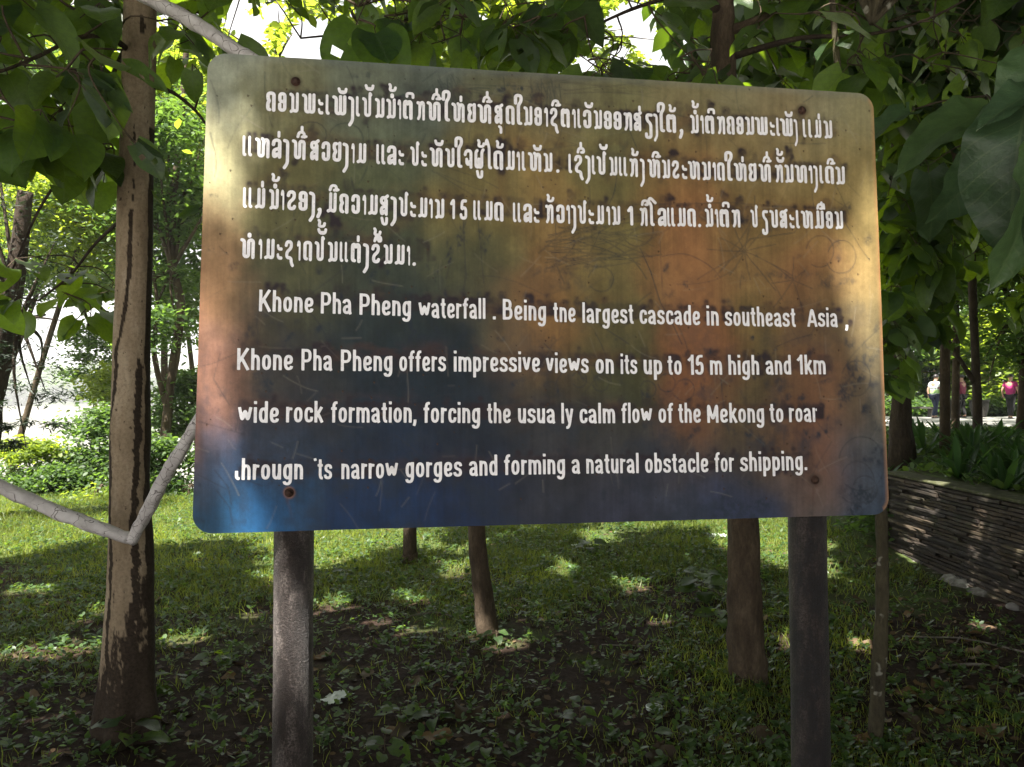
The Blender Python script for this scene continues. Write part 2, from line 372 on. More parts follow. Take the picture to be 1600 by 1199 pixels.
ENG_LINES = [
 'Khone 404.7 489.7 486.9 489.4|Pha 501.3 549.7 490.3 491.5|Pheng 561.6 642 492.2 494.7|waterfall 653.8 758.4 496.9 498.8|. 770 774.5 499.4 499.6|Being 785.6 853 499.7 502|tne 864.4 899.4 503.4 504|largest 910 990 504.7 506.3|cascade 999.4 1093.8 506.6 508.8|in 1104 1122.8 509 509.4|southeast 1132 1243 509.7 511.4|Asia 1261 1308.8 510.9 511.6|, 1319.7 1324 512.3 512.5',
 'Khone 370.3 457.8 578.4 579|Pha 471 519.4 579.2 579.5|Pheng 532.5 613 580 580.4|offers 624 696.9 580.6 580.8|impressive 709 843.8 581 582|views 853 919.7 583 583.4|on 930.6 958.8 584 584.3|its 969.7 995.6 584.7 585|up 1005.6 1034.4 585.3 585.5|to 1043 1065 586 586|15 1074.4 1099.4 586 586|m 1109.4 1128 586 586|high 1138 1186 586 586|and 1196 1236 585.8 585.6|1km 1245 1290 585.4 585.2',
 'wide 371.6 435.6 661 661|rock 446.9 505.3 660.4 660.4|formation, 517 650.6 660.6 660.8|forcing 661.6 750 661 661.4|the 761 798 661.6 661.6|usua 809.4 867.5 661.6 661.8|ly 877 895.6 662 662|calm 905.6 961 661.9 661.6|flow 971 1019 661.3 661.2|of 1029 1052 661 661|the 1059.7 1095 661 661|Mekong 1105 1193.8 661 660.6|to 1202.5 1223.8 660.3 660.2|roaq 1232.8 1276.6 659.9 659.6',
 "Through 366.9 473.4 750.3 749.2|'ts 489.7 518.8 749.4 749.2|narrow 533.4 621.9 749 747.5|gorges 633.4 721.9 746.4 745|and 732.8 777 744.2 743|forming 787.5 882.7 742.5 740.8|a 893 906.5 740.6 740.4|natural 916 998 740.3 739.5|obstacle 1008 1106.7 739.4 738.3|for 1116.5 1147 737.9 737.4|shipping. 1156 1261 737 734.8",
]
ENG_LINES[3] = ENG_LINES[3].replace('Through', 'Througn')
# ------------------------------------------------------------------ the information sign
def _rot(y, p, r):
    Ry = np.array([[math.cos(y),0,math.sin(y)],[0,1,0],[-math.sin(y),0,math.cos(y)]])
    Rx = np.array([[1,0,0],[0,math.cos(p),-math.sin(p)],[0,math.sin(p),math.cos(p)]])
    Rz = np.array([[math.cos(r),-math.sin(r),0],[math.sin(r),math.cos(r),0],[0,0,1]])
    return Rz @ Rx @ Ry
_B = _rot(-.14721737, -.07745995, -.00718048)
_T = np.array([.13136638, -.23316445, 2.01586634])
_CW = np.array([[1,0,0],[0,_sp,_cp],[0,-_cp,_sp]])         # columns: camera x (right), y (down), z (forward) in world
BO = Vector(_CW @ _T) + Vector((0, 0, CAM_H))               # centre of the panel
BU = Vector(_CW @ _B[:, 0]); BV = -Vector(_CW @ _B[:, 1]); BW = BU.cross(BV)
if BW.y > 0: BW = -BW
def uv(px, py):
    d = ray(px, py); t = (BO - Vector((0, 0, CAM_H))).dot(BW) / d.dot(BW)
    q = Vector((0, 0, CAM_H)) + d * t - BO
    return np.array([q.dot(BU), q.dot(BV)])
def bw(u, v, w=0.0): return BO + BU * float(u) + BV * float(v) + BW * float(w)
def uv_many(px, py):
    x = (px - CX) / F; z = -(py - CY) / F
    D = np.stack([x, _cp - _sp * z, _sp + _cp * z], -1)
    o = np.array(BO) - np.array([0, 0, CAM_H]); w = np.array(BW)
    t = o.dot(w) / (D @ w); Q = D * t[..., None] - o
    return np.stack([Q @ np.array(BU), Q @ np.array(BV)], -1)

CORN = [uv(325, 82), uv(1364, 147), uv(1389.5, 804), uv(300, 834.5)]     # TL TR BR BL
def bil(s, t):                                                         # s 0..1 left-right, t 0..1 top-bottom
    s = np.asarray(s)[..., None]; t = np.asarray(t)[..., None]
    return (CORN[0]*(1-s)+CORN[1]*s)*(1-t) + (CORN[3]*(1-s)+CORN[2]*s)*t

# ---- lettering geometry first (the stains follow it)
_gc = {}
def gl(ch, table, r, rad, butt):
    k = (ch, r, butt)
    if k not in _gc: _gc[k] = glyph_mesh(table, r, rad, butt=butt)
    return _gc[k]
TEXT_LINES = []      # (verts uv, faces)
TEXT_PX = []         # sample points in photo pixels, for the residue round the letters
for items, base in LAO_LINES:
    V = []; Fc = []
    bx, by = zip(*base)
    for ch, x0, x1, marks in items:
        xm = (x0 + x1)/2
        yb = float(np.interp(xm, bx, by))
        sl_ = (np.interp(xm+60, bx, by) - np.interp(xm-60, bx, by))
        sl_ = sl_/120 if bx[0]+60 < xm < bx[-1]-60 else (by[-1]-by[0])/(bx[-1]-bx[0])
        a = uv(x0, yb - sl_*(xm-x0)); b = uv(x1, yb + sl_*(x1-xm))
        H = np.linalg.norm(uv(xm, yb-32.2*(1-.12*(xm-420)/900)) - uv(xm, yb))
        W = np.linalg.norm(b-a); e = (b-a)/W; up = np.array([-e[1], e[0]])*.35 + np.array([0, 1])*.65; up /= np.linalg.norm(up)
        gv, gf, (g0, g1) = gl(ch, LAO[ch], .082, .13, False)
        if ch in '.,': k = H; 
        else: k = W/(g1-g0)
        pts = a + e*((gv[:, :1]-g0)*k) + up*(gv[:, 1:]*H)
        o = len(V); V += list(pts); Fc += [tuple(i+o for i in f) for f in gf]
        TEXT_PX.append((xm, yb-16))
        for mk in marks:
            lvl = 1
            if mk[-1].isdigit(): lvl = int(mk[-1]); mk = mk[:-1]
            gv, gf, (g0, g1) = gl('m'+mk, LAOM[mk], .068 if mk != 'o' else .09, .1, False)
            wide = (x1-x0)
            cx = {'່': .72, 'o': .62, 'ຸ': .62, 'ູ': .5, '້': .66}.get(mk, .72)*W
            hgt = {1: 1.05, 2: 1.33, 3: 1.6}[lvl]
            if mk in 'ຸູ': hgt = 0
            if ch == 'ປ' and mk == 'ັ': hgt = 1.3
            if mk == '້' and 'o' in marks: hgt = 1.3
            if mk == '້' and 'ັ' in marks: hgt = 1.4
            if mk == '້' and lvl == 3: hgt = 1.62
            if mk == '່' and lvl == 2: hgt = 1.36
            gk = H
            pts = a + e*(cx + (gv[:, :1]-(g0+g1)/2)*gk) + up*((gv[:, 1:]+hgt)*H)
            o = len(V); V += list(pts); Fc += [tuple(i+o for i in f) for f in gf]
    TEXT_LINES.append((np.array(V), Fc))
for line in ENG_LINES:
    V = []; Fc = []
    for wd in line.split('|'):
        w, x0, x1, y0, y1 = wd.split(); x0, x1, y0, y1 = map(float, (x0, x1, y0, y1))
        a, b = uv(x0, y0), uv(x1, y1); W = np.linalg.norm(b-a); e = (b-a)/W
        up = np.array([-e[1], e[0]])*.4 + np.array([0, 1])*.6; up /= np.linalg.norm(up)
        xm = (x0+x1)/2; ym = (y0+y1)/2
        H = np.linalg.norm(uv(xm, ym-34*(1-.1*(xm-400)/880)) - uv(xm, ym))
        x = 0; parts = []
        for ch in w:
            adv, paths = LAT[ch]
            gv, gf, (g0, g1) = gl(ch, paths, .064, .27, True)
            parts.append((x, gv, gf)); x += adv + .062
        lo = min((p[1][:, 0]+p[0]).min() for p in parts); hi = max((p[1][:, 0]+p[0]).max() for p in parts)
        k = W/(hi-lo)
        if w in '.,': k = H*1.1
        for xo, gv, gf in parts:
            pts = a + e*((gv[:, :1]+xo-lo)*k) + up*(gv[:, 1:]*H)
            o = len(V); V += list(pts); Fc += [tuple(i+o for i in f) for f in gf]
        for q in np.linspace(x0, x1, max(1, int((x1-x0)/14))): TEXT_PX.append((q, ym-14))
    TEXT_LINES.append((np.array(V), Fc))

# ---- paint of the panel: faded paint, rust runs, dark thumb marks and scratches, kept as a colour attribute
GX, GY = 640, 430
PAINT = """340 110 128 130 118;340 250 142 134 102;320 400 142 114 82;320 560 122 92 80;315 700 92 82 95;320 800 25 72 105;
450 130 115 112 85;450 230 105 98 62;450 330 100 95 60;450 430 85 85 60;420 520 78 73 60;450 600 65 60 62;450 680 52 58 78;450 740 36 62 92;420 800 14 80 135;
600 130 100 102 85;600 230 90 95 70;600 330 85 88 60;600 430 65 72 60;600 520 33 50 60;600 600 33 50 66;600 680 30 45 66;600 740 30 48 78;600 800 8 50 98;
750 130 95 95 75;750 230 110 98 60;750 330 115 100 58;750 430 85 85 55;750 500 60 70 65;750 600 30 46 62;750 680 33 44 62;750 740 38 45 66;750 800 18 45 88;
860 140 110 100 70;860 230 128 104 58;860 330 128 100 58;860 430 124 88 52;860 500 130 92 50;860 600 75 65 50;860 680 58 58 65;860 740 64 60 60;860 800 38 48 76;
960 150 110 105 75;960 240 105 98 60;960 330 110 98 55;960 430 110 95 55;960 530 85 80 50;960 600 75 75 45;960 700 65 62 62;960 790 53 55 76;
1060 160 115 105 75;1060 240 120 98 60;1060 330 115 90 50;1070 420 142 99 60;1080 500 132 90 54;1085 600 118 70 45;1080 700 80 65 55;1060 790 55 60 80;
1180 170 120 112 85;1180 250 130 110 70;1180 330 122 95 53;1180 420 122 92 55;1180 520 110 90 50;1180 600 90 80 50;1180 700 80 70 60;1150 780 48 58 92;
1280 160 132 126 100;1280 250 130 112 70;1280 350 135 108 62;1280 430 142 93 58;1280 520 110 85 55;1280 600 115 76 52;1270 680 110 72 56;1270 760 95 80 78;
1350 180 132 122 88;1350 300 136 116 72;1355 450 130 108 68;1360 560 110 98 72;1365 650 98 88 72;1350 700 66 72 86;1370 780 56 72 98;
1075 350 148 92 56;1085 550 122 76 48;790 500 112 84 52;1235 640 108 72 52;1225 200 128 106 74;860 760 50 52 64;700 550 26 44 58;540 470 62 66 56;650 160 78 86 84;560 110 96 100 88;860 110 88 92 84;500 600 52 54 58;302 600 132 84 66;308 450 148 100 70;700 790 12 44 88;380 780 20 70 112"""
def srgb_lin(c): c = np.asarray(c, float)/255; return np.where(c <= .04045, c/12.92, ((c+.055)/1.055)**2.4)
def fbm(X, Y, seed=0, octv=5, gain=.55):
    """cheap value noise on arrays"""
    out = np.zeros_like(X); amp = 1; tot = 0
    for o in range(octv):
        r = np.random.default_rng(seed*31+o); T = r.random((257, 257))
        x = X*(2**o); y = Y*(2**o); xi = np.floor(x).astype(int); yi = np.floor(y).astype(int)
        fx = x-xi; fy = y-yi; fx = fx*fx*(3-2*fx); fy = fy*fy*(3-2*fy)
        a = T[xi % 257, yi % 257]; b = T[(xi+1) % 257, yi % 257]; c = T[xi % 257, (yi+1) % 257]; d = T[(xi+1) % 257, (yi+1) % 257]
        out += amp*((a*(1-fx)+b*fx)*(1-fy)+(c*(1-fx)+d*fx)*fy); tot += amp; amp *= gain
    return out/tot
def blur(A, n):
    for _ in range(n):
        A = (np.roll(A, 1, 0)+A*2+np.roll(A, -1, 0))/4; A = (np.roll(A, 1, 1)+A*2+np.roll(A, -1, 1))/4
    return A
def paint_panel():
    S, T = np.meshgrid(np.linspace(0, 1, GX), np.linspace(0, 1, GY))
    # panel-pixel coordinates (photo pixels of each grid point)
    pc = np.array([[325,82],[1364,147],[1389.5,804],[300,834.5]])
    UVg = bil(S, T)
    # invert: world position -> photo pixels
    W3 = np.array(BO) + UVg[..., :1]*np.array(BU) + UVg[..., 1:]*np.array(BV) - np.array([0, 0, CAM_H])
    fwd = W3[..., 1]*_cp + W3[..., 2]*_sp; upc = -W3[..., 1]*_sp + W3[..., 2]*_cp
    X = CX + F*W3[..., 0]/fwd; Y = CY - F*upc/fwd
    num = np.zeros((GY, GX, 3)); den = np.zeros((GY, GX))
    wx = X + 46*(fbm(X/90, Y/90, 3)-.5)*2; wy = Y + 60*(fbm(X/80, Y/80, 4)-.5)*2
    for ln in PAINT.replace('\n', '').split(';'):
        x, y, r, g, b = map(float, ln.split())
        w = np.exp(-(((wx-x)/50)**2+((wy-y)/66)**2)*.9) + 1e-9
        num += w[..., None]*srgb_lin([r, g, b]); den += w
    C = num/den[..., None]; g_ = C.mean(-1, keepdims=True); C = (g_+(C-g_)*.92)*1.08*np.array([.97, 1.01, .95]); C = C*(np.clip(g_, .02, 1)/.11)**.34
    def mulmix(mask, col):
        nonlocal C
        C = C*(1-mask[..., None]) + np.asarray(col)*mask[..., None]
    # broad mottling and vertical weather streaks
    m = fbm(X/26, Y/30, 5); C *= (1+.8*(m-.5))[..., None]
    st = fbm(X/5.0, Y/190, 6, 4, .7); C *= (1+.42*(st-.5))[..., None]
    st2 = fbm(X/30, Y/400, 9, 3); C *= (1+.25*(st2-.5))[..., None]
    fine = fbm(X/3.2, Y/3.2, 7, 2); C *= (1+.16*(fine-.5))[..., None]
    # rust bands running down
    for cx_, w_, y0, y1, a_, col in ((1085,30,330,720,.26,(.30,.13,.055)),(1290,38,520,800,.24,(.27,.12,.07)),(800,40,400,620,.2,(.26,.15,.07)),
                                 (1010,14,190,470,.2,(.16,.08,.03)),(1235,30,330,560,.2,(.16,.08,.035)),(786,18,180,360,.3,(.16,.08,.03)),(306,9,250,760,.5,(.26,.12,.07))):
        e = np.exp(-((X+8*(fbm(X/40,Y/60,11)-.5)-cx_)/w_)**2)*np.clip((Y-y0)/60, 0, 1)*np.clip((y1-Y)/60, 0, 1)
        mulmix(np.clip(e*a_*(.5+fbm(X/12, Y/50, 12)), 0, 1), col)
    # dark blue-grey thumb marks and smears
    r = np.random.default_rng(21)
    M = np.zeros((GY, GX)); dark = np.array([.018, .028, .045])
    def stamp(x, y, rx, ry, ang, a):
        i0 = max(0, int((y-60-82)/752*GY)-20); i1 = min(GY, i0+int(170/752*GY)+60)
        j0 = max(0, int((x-70-300)/1089*GX)-12); j1 = min(GX, j0+int(150/1089*GX)+40)
        if i1 <= i0 or j1 <= j0: return
        dx = X[i0:i1, j0:j1]-x; dy = Y[i0:i1, j0:j1]-y; c, s = math.cos(ang), math.sin(ang)
        q = ((dx*c+dy*s)/rx)**2+((-dx*s+dy*c)/ry)**2
        M[i0:i1, j0:j1] = np.maximum(M[i0:i1, j0:j1], a*np.exp(-q**1.6))
    for k in range(430):
        z = r.random()
        if z < .45: x, y = r.normal(600, 130), r.normal(590, 85)
        elif z < .8: x, y = r.uniform(850, 1380), r.normal(640, 75)
        else: x, y = r.uniform(310, 1380), r.uniform(300, 810)
        s = r.uniform(2.5, 7.5)
        stamp(x, y, s*r.uniform(.8, 2.2), s, r.uniform(-1.9, -.2), r.uniform(.12, .5))
    for x, y, rx, ry, an, a in ((645,335,34,9,.1,.55),(722,372,9,22,.3,.75),(703,395,5,16,.5,.6),(760,380,5,22,.3,.4),(650,150,26,8,0,.5),(805,140,24,9,.1,.55),(830,150,12,18,0,.45),
        (650,525,26,30,0,.5),(640,500,9,20,-.4,.7),(1340,600,26,34,.2,.5),(1350,555,24,20,0,.35),(1235,430,50,9,.1,.35),(1300,440,40,10,.2,.3),(1160,790,50,26,0,.5),
        (1350,775,34,26,0,.6),(1370,715,22,14,0,.5),(545,560,34,20,.3,.35),(440,560,30,22,.2,.3),(520,175,30,10,0,.35),(560,120,26,10,0,.35),(900,720,50,10,.1,.3),
        (1000,760,30,30,0,.25),(890,420,60,10,-.05,.3),(870,440,50,12,.1,.25)):
        for k in range(5):
            stamp(x+r.normal(0, rx*.4), y+r.normal(0, ry*.4), rx*r.uniform(.25,.6), ry*r.uniform(.3,.8), an+r.normal(0, .3), a*r.uniform(.5, 1))
    mulmix(np.clip(M*(.15+1.9*np.clip((fbm(X/6, Y/8, 14, 4, .7)-.36)*3, 0, 1)), 0, .85), dark*.8)
    cl_ = np.clip((fbm(X/38, Y/44, 25, 5, .62)-.50)*5, 0, 1)*np.clip((Y-380)/260, 0, 1)*.45; mulmix(cl_, dark)
    # scratches
    L = np.zeros((GY, GX))
    ii = (GY-1)/752.0; jj = (GX-1)/1089.0
    def to_ij(x, y):
        # inverse of the panel quad, good enough for scratches
        s = (x-300-25*(1-(y-82)/752))/ (1089-51*(1-(y-82)/752)); t0 = 82+65*s; t1 = 834.5-30.5*s
        return (y-t0)/(t1-t0)*(GY-1), s*(GX-1)
    def line(pts, a, wdt=.7):
        for (x0, y0), (x1, y1) in zip(pts[:-1], pts[1:]):
            n = int(max(abs(x1-x0), abs(y1-y0))*1.2)+2
            for t in np.linspace(0, 1, n):
                i, j = to_ij(x0+(x1-x0)*t, y0+(y1-y0)*t)
                i0, j0 = int(math.floor(i)), int(math.floor(j))
                for di in (0, 1):
                    for dj in (0, 1):
                        if 0 <= i0+di < GY and 0 <= j0+dj < GX:
                            w = (1-abs(i-i0-di))*(1-abs(j-j0-dj))*a
                            L[i0+di, j0+dj] = max(L[i0+di, j0+dj], w)
    def curve(x, y, ang, ln, bend, a):
        pts = [(x, y)]
        for k in range(int(ln/9)+1):
            ang += bend + r.normal(0, .04); x += 9*math.cos(ang); y += 9*math.sin(ang); pts.append((x, y))
        line(pts, a)
    for k in range(150): curve(r.uniform(320, 1370), r.uniform(110, 800), r.uniform(0, 6.3), r.uniform(15, 110), r.normal(0, .05), r.uniform(.15, .55))
    for k in range(34):      # the scribble in the middle
        curve(r.uniform(815, 880), 375+r.normal(0, 26)+20, r.normal(-.12, .14), r.uniform(70, 190), r.normal(0, .03), r.uniform(.3, .65))
    for k in range(26): curve(r.uniform(790, 840), 118+r.uniform(0, 30), r.normal(1.45, .2), r.uniform(18, 50), 0, r.uniform(.25, .6))
    for k in range(22): curve(r.uniform(640, 690), 115+r.uniform(0, 25), r.normal(1.3, .3), r.uniform(18, 45), 0, r.uniform(.25, .6))
    for k in range(26): curve(r.uniform(640, 900), r.uniform(112, 160), r.normal(.08, .1), r.uniform(30, 120), 0, r.uniform(.15, .4))
    for cx_, cy_, n_, s_ in ((1140,400,11,70),(1222,445,7,40)):     # the star of scratches
        for k in range(n_):
            a0 = 6.28*k/n_+.3; curve(cx_, cy_, a0, s_*r.uniform(.5, 1.2), .0, .5)
    for x, y, rad_ in ((520,215,26),(470,210,22),(1270,395,24),(1310,400,26),(905,440,20),(965,360,26),(870,595,12),(905,600,13),(980,610,13),(1010,600,14),(1040,610,16),(1335,590,28),(1340,720,40),(1335,745,30),(1345,760,20),(825,610,12)):
        curve(x-rad_, y, -1.5, rad_*5.2, 9/rad_, .55)
    line([(968,395),(985,432),(1000,480),(1018,510),(1035,545)], .8); line([(1000,380),(1004,470)], .4); line([(690,330),(695,440),(690,470)], .5); line([(712,325),(722,450)], .4)
    line([(1090,440),(1150,380),(1225,370),(1240,350)], .6); line([(960,325),(1120,322),(1230,330)], .45); line([(815,545),(850,580),(835,600),(830,615)], .6)
    line([(340,560),(330,600),(352,640)], .4); line([(400,690),(430,700),(470,690)], .3); line([(470,600),(520,590),(560,600)], .3)
    for x, y in ((350,760),(352,790)): line([(x-18, y-20), (x, y+5), (x+4, y+30)], .6)
    L = np.clip(L, 0, 1); mulmix(np.clip(L*1.15*(.5+fbm(X/14, Y/14, 15)), 0, .9), (.022, .026, .034))
    # residue of the old dark paint and rust caught round the letters
    TR = np.zeros((GY, GX))
    for V, Fc in TEXT_LINES:
        pts = V[::2]
        P3 = np.array(BO)+pts[:, :1]*np.array(BU)+pts[:, 1:]*np.array(BV)-np.array([0, 0, CAM_H])
        fw = P3[:, 1]*_cp+P3[:, 2]*_sp; upx = -P3[:, 1]*_sp+P3[:, 2]*_cp
        i, j = to_ij(CX+F*P3[:, 0]/fw, CY-F*upx/fw)
        ok = (i > 0) & (i < GY-1) & (j > 0) & (j < GX-1)
        TR[i[ok].astype(int), j[ok].astype(int)] = 1
    halo = np.clip(blur(TR, 3)*1.7, 0, 1); wide = np.clip(blur(TR, 60)*2.2, 0, 1)
    n1 = np.clip((fbm(X/34, Y/26, 17)-.42)*4, 0, 1); n2 = np.clip((fbm(X/48, Y/22, 18)-.5)*5, 0, 1)
    mulmix(wide*n2*.26*np.clip(1.2-(Y-560)/200, 0, 1), (.20, .065, .022))
    mulmix(np.clip(halo*(.35+.6*n1), 0, .95), (.022, .014, .020))
    # rust specks
    for k in range(420):
        x, y = r.uniform(310, 1375), r.uniform(100, 800)
        if r.random() < .6: 
            x, y = TEXT_PX[r.integers(len(TEXT_PX))]; x += r.normal(0, 16); y += r.normal(0, 14)
        stampL = r.uniform(.5, 1.6)
        i, j = to_ij(x, y); i = int(i); j = int(j)
        if 1 < i < GY-2 and 1 < j < GX-2:
            C[i, j] = (.03, .014, .008)
            if stampL > 1: C[i, j+1] = C[i, j]*.5+C[i, j+1]*.5; C[i+1, j] = (.07, .03, .012)
    for k in range(260): curve(r.uniform(320, 1370), r.uniform(100, 800), r.normal(1.5, .5), r.uniform(8, 60), 0, r.uniform(.1, .35))
    L[:] = 0
    for k in range(240): curve(r.uniform(320, 1370), r.uniform(100, 800), r.uniform(0, 6.3), r.uniform(6, 50), r.normal(0, .05), r.uniform(.15, .5))
    mulmix(np.clip(L*.5, 0, .5), (.34, .31, .25))
    # rim: greyer, chalky edge with a reddish line
    ed = np.minimum(np.minimum(S*1089, (1-S)*1089), np.minimum(T*752, (1-T)*752))
    mulmix(np.clip(1-(1-S)*1089/7, 0, 1)*.6, (.45, .22, .09)); mulmix(np.clip(1-T*752/14, 0, 1)*.35, (.16, .19, .19))
    for bx_, by_, rr in ((462,128,9),(1253,173,9),(452,770,8),(1273,750,10)):
        q = np.hypot(X-bx_, Y-by_); mulmix(np.clip(1.4-q/rr, 0, .8), (.045, .028, .02) if by_ != 770 else (.42, .17, .05))
        mulmix(np.clip(1-np.abs(X-bx_-3*np.sin(Y/9))/4, 0, 1)*np.clip((Y-by_)/8, 0, 1)*np.clip(1-(Y-by_)/45, 0, 1)*.45, (.10, .04, .02))
    return np.clip(C, 0.004, .8), UVg

PC, UVg = paint_panel()
# rounded outline: pull the grid corners in
S, T = np.meshgrid(np.linspace(0, 1, GX), np.linspace(0, 1, GY))
Wd = np.linalg.norm(CORN[1]-CORN[0]); Hd = np.linalg.norm(CORN[3]-CORN[0]); RC = .047
xx = S*Wd; yy = T*Hd
cxn = np.clip(xx, RC, Wd-RC); cyn = np.clip(yy, RC, Hd-RC)
dx, dy = xx-cxn, yy-cyn
# square corner -> disc corner mapping
mx = np.maximum(np.abs(dx), np.abs(dy)); ln = np.hypot(dx, dy); k_ = np.where(ln > 1e-9, mx/np.maximum(ln, 1e-9), 1)
UVr = bil((cxn+dx*k_)/Wd, (cyn+dy*k_)/Hd)
# gentle dents in the sheet
DW = .0035*(fbm(S*5, T*4, 40, 3)-.5)+.0016*(fbm(S*16, T*12, 41, 2)-.5)
GBASE = Vector((float(BO.x), float(BO.y)+.08, 0))
V3 = np.array(BO)+UVr[..., :1]*np.array(BU)+UVr[..., 1:]*np.array(BV)+(DW[..., None])*np.array(BW)-np.array(GBASE)
idx = np.arange(GX*GY).reshape(GY, GX)
Q = np.stack([idx[:-1, :-1], idx[1:, :-1], idx[1:, 1:], idx[:-1, 1:]], -1).reshape(-1, 4)

m_panel, nt, b = new_mat('weathered_sign_paint'); k = N(nt)
at = k.n('ShaderNodeVertexColor', layer_name='paint')
co = k.coord('Object')
f1 = k.noise(co, 60, 6, .7); f2 = k.noise(co, 420, 3, .6)
c1 = k.mix(.32, at.outputs[0], k.ramp(f1, [(.25, (.45, .45, .45)), (.75, (1.0, 1.0, 1.0))]), 'MULTIPLY')
c2 = k.mix(.35, c1, k.ramp(f2, [(.3, (.55, .55, .55)), (.7, (1, 1, 1))]), 'MULTIPLY')
k.l(c2, b.inputs['Base Color'])
k.l(k.ramp(f1, [(.2, (.42,)*3), (.8, (.7,)*3)]), b.inputs['Roughness'])
b.inputs['Specular IOR Level'].default_value = .2
k.l(k.bump(k.noise(co, 150, 5, .7), .12, .002), b.inputs['Normal'])
m_sheet = simple('bare_steel_edge', [(.3, (.25, .22, .18)), (.7, (.42, .40, .36))], 30, .55)
m_back = simple('sheet_back', [(.3, (.10, .07, .05)), (.7, (.22, .17, .13))], 9, .7)
m_letter, nt, b = new_mat('white_vinyl_letter'); k = N(nt); co = k.coord('Object')
lc = k.ramp(k.noise(co, 45, 5, .7), [(.25, (.64, .62, .66)), (.6, (.84, .82, .85))])
lc = k.mix(k.ramp(k.noise(co, 160, 6, .8), [(.60, (0,)*3), (.68, (.75,)*3)]), lc, (.22, .17, .13))
lc = k.mix(k.ramp(k.noise(co, 9, 5, .7), [(.55, (0,)*3), (.75, (.35,)*3)]), lc, (.40, .34, .29))
k.l(lc, b.inputs['Base Color'])
b.inputs['Roughness'].default_value = .45

sign = thing('information_sign', 'large weathered tan and blue metal sign with white lettering on two round posts', 'sign', GBASE)
me = fast_mesh('sign_face', V3.reshape(-1, 3), Q, m_panel, True)
ca = me.color_attributes.new('paint', 'FLOAT_COLOR', 'POINT')
ca.data.foreach_set('color', np.concatenate([PC.reshape(-1, 3), np.ones((GX*GY, 1))], 1).astype(np.float32).ravel())
face = link('panel', me, sign)
# the sheet's thickness and back
rim = [idx[0, j] for j in range(0, GX-1, 4)]+[idx[i, GX-1] for i in range(0, GY-1, 4)]+[idx[GY-1, j] for j in range(GX-1, 0, -4)]+[idx[i, 0] for i in range(GY-1, 0, -4)]
fr = V3.reshape(-1, 3)[rim]; bk = fr-np.array(BW)*.004; n = len(rim)
sh = MB(); sh.add(list(fr)+list(bk), [(i, (i+1) % n, (i+1) % n+n, i+n) for i in range(n)]); sh.build('sheet_edge', m_sheet, face, False)
sb = MB(); sb.add(list(bk), [tuple(range(n))]); sb.build('sheet_back', m_back, face, False)
names = ['first', 'second', 'third', 'fourth']
for i, (V, Fc) in enumerate(TEXT_LINES):
    s = (V[:, 0]-CORN[3][0])/Wd; t = (CORN[0][1]-V[:, 1])/Hd
    dw = .0035*(fbm(s*5, t*4, 40, 3)-.5)+.0016*(fbm(s*16, t*12, 41, 2)-.5)
    W3 = np.array(BO)+V[:, :1]*np.array(BU)+V[:, 1:]*np.array(BV)+(.0011+dw[:, None])*np.array(BW)-np.array(GBASE)
    ob = link('text_line', mesh('text_line', W3, Fc, m_letter), face)
    ob['label'] = names[i % 4] + (' line of white Lao script' if i < 4 else ' line of white English lettering')
# posts
m_post, nt, b = new_mat('rusty_painted_pipe'); k = N(nt); co = k.coord('Object')
f1 = k.noise(k.coord('Object', (1, 1, .35)), 26, 8, .75); f2 = k.noise(co, 190, 5, .75)
c = k.ramp(f1, [(.34, (.014, .009, .009)), (.48, (.038, .027, .023)), (.56, (.12, .098, .088)), (.72, (.24, .205, .19))])
k.l(k.mix(k.ramp(f2, [(.46, (0,)*3), (.55, (.95,)*3)]), k.mix(.8, c, (.016, .010, .009)), c), b.inputs['Base Color'])
b.inputs['Roughness'].default_value = .42
b.inputs['Specular IOR Level'].default_value = .6
k.l(k.bump(k.mix(.6, f1, f2), 1.0, .02), b.inputs['Normal'])
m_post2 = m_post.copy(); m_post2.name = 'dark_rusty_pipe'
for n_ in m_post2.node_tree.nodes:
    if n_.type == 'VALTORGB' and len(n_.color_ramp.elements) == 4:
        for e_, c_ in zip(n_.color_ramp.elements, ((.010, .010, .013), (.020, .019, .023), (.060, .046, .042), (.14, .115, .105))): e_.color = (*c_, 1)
def on_plane(px, py, w):          # the line of sight meets the panel's plane pushed back by w
    d = ray(px, py); c0 = Vector((0, 0, CAM_H)); return c0+d*((BO-BW*w-c0).dot(BW)/d.dot(BW))
for (xa, ya, xb, yb, w) in ((459.5, 832, 457.5, 1199, 61), (1261, 805, 1267.5, 1199, 58)):
    r_ = w/2/F*on_plane(xa, ya, .05).y; r_ *= .985
    p0, p1 = on_plane(xa, ya, r_+.006), on_plane(xb, yb, r_+.006); dirv = (p1-p0).normalized()
    top = p0-dirv*.98; k0 = p0+dirv*((-.15-p0.z)/dirv.z)
    pm = MB(); pm.tube([(top.lerp(k0, t/40))-GBASE for t in range(41)], r_, 40, .03, int(xa))
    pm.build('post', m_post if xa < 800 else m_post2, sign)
m_rust = simple('rust', [(.3, (.022, .012, .010)), (.7, (.07, .034, .022))], 120, .8, .6, .002)
for i, (px, py, ln) in enumerate(((462,128,.008),(1253,173,.008),(452,770,.026),(1273,750,.006))):
    c_ = uv(px, py); bm = MB()
    p = lambda w: bw(*c_, w)-GBASE
    if ln > .02:
        bm.tube([p(.0), p(.003)], .011, 18); bm.tube([p(.002), p(ln)], .0068, 14); 
    else:
        bm.tube([p(0), p(.0025)], .0115, 18); bm.tube([p(.002), p(ln*.7), p(ln)], [.009, .0085, .004], 6)
    bm.build('bolt', m_rust, face, True)
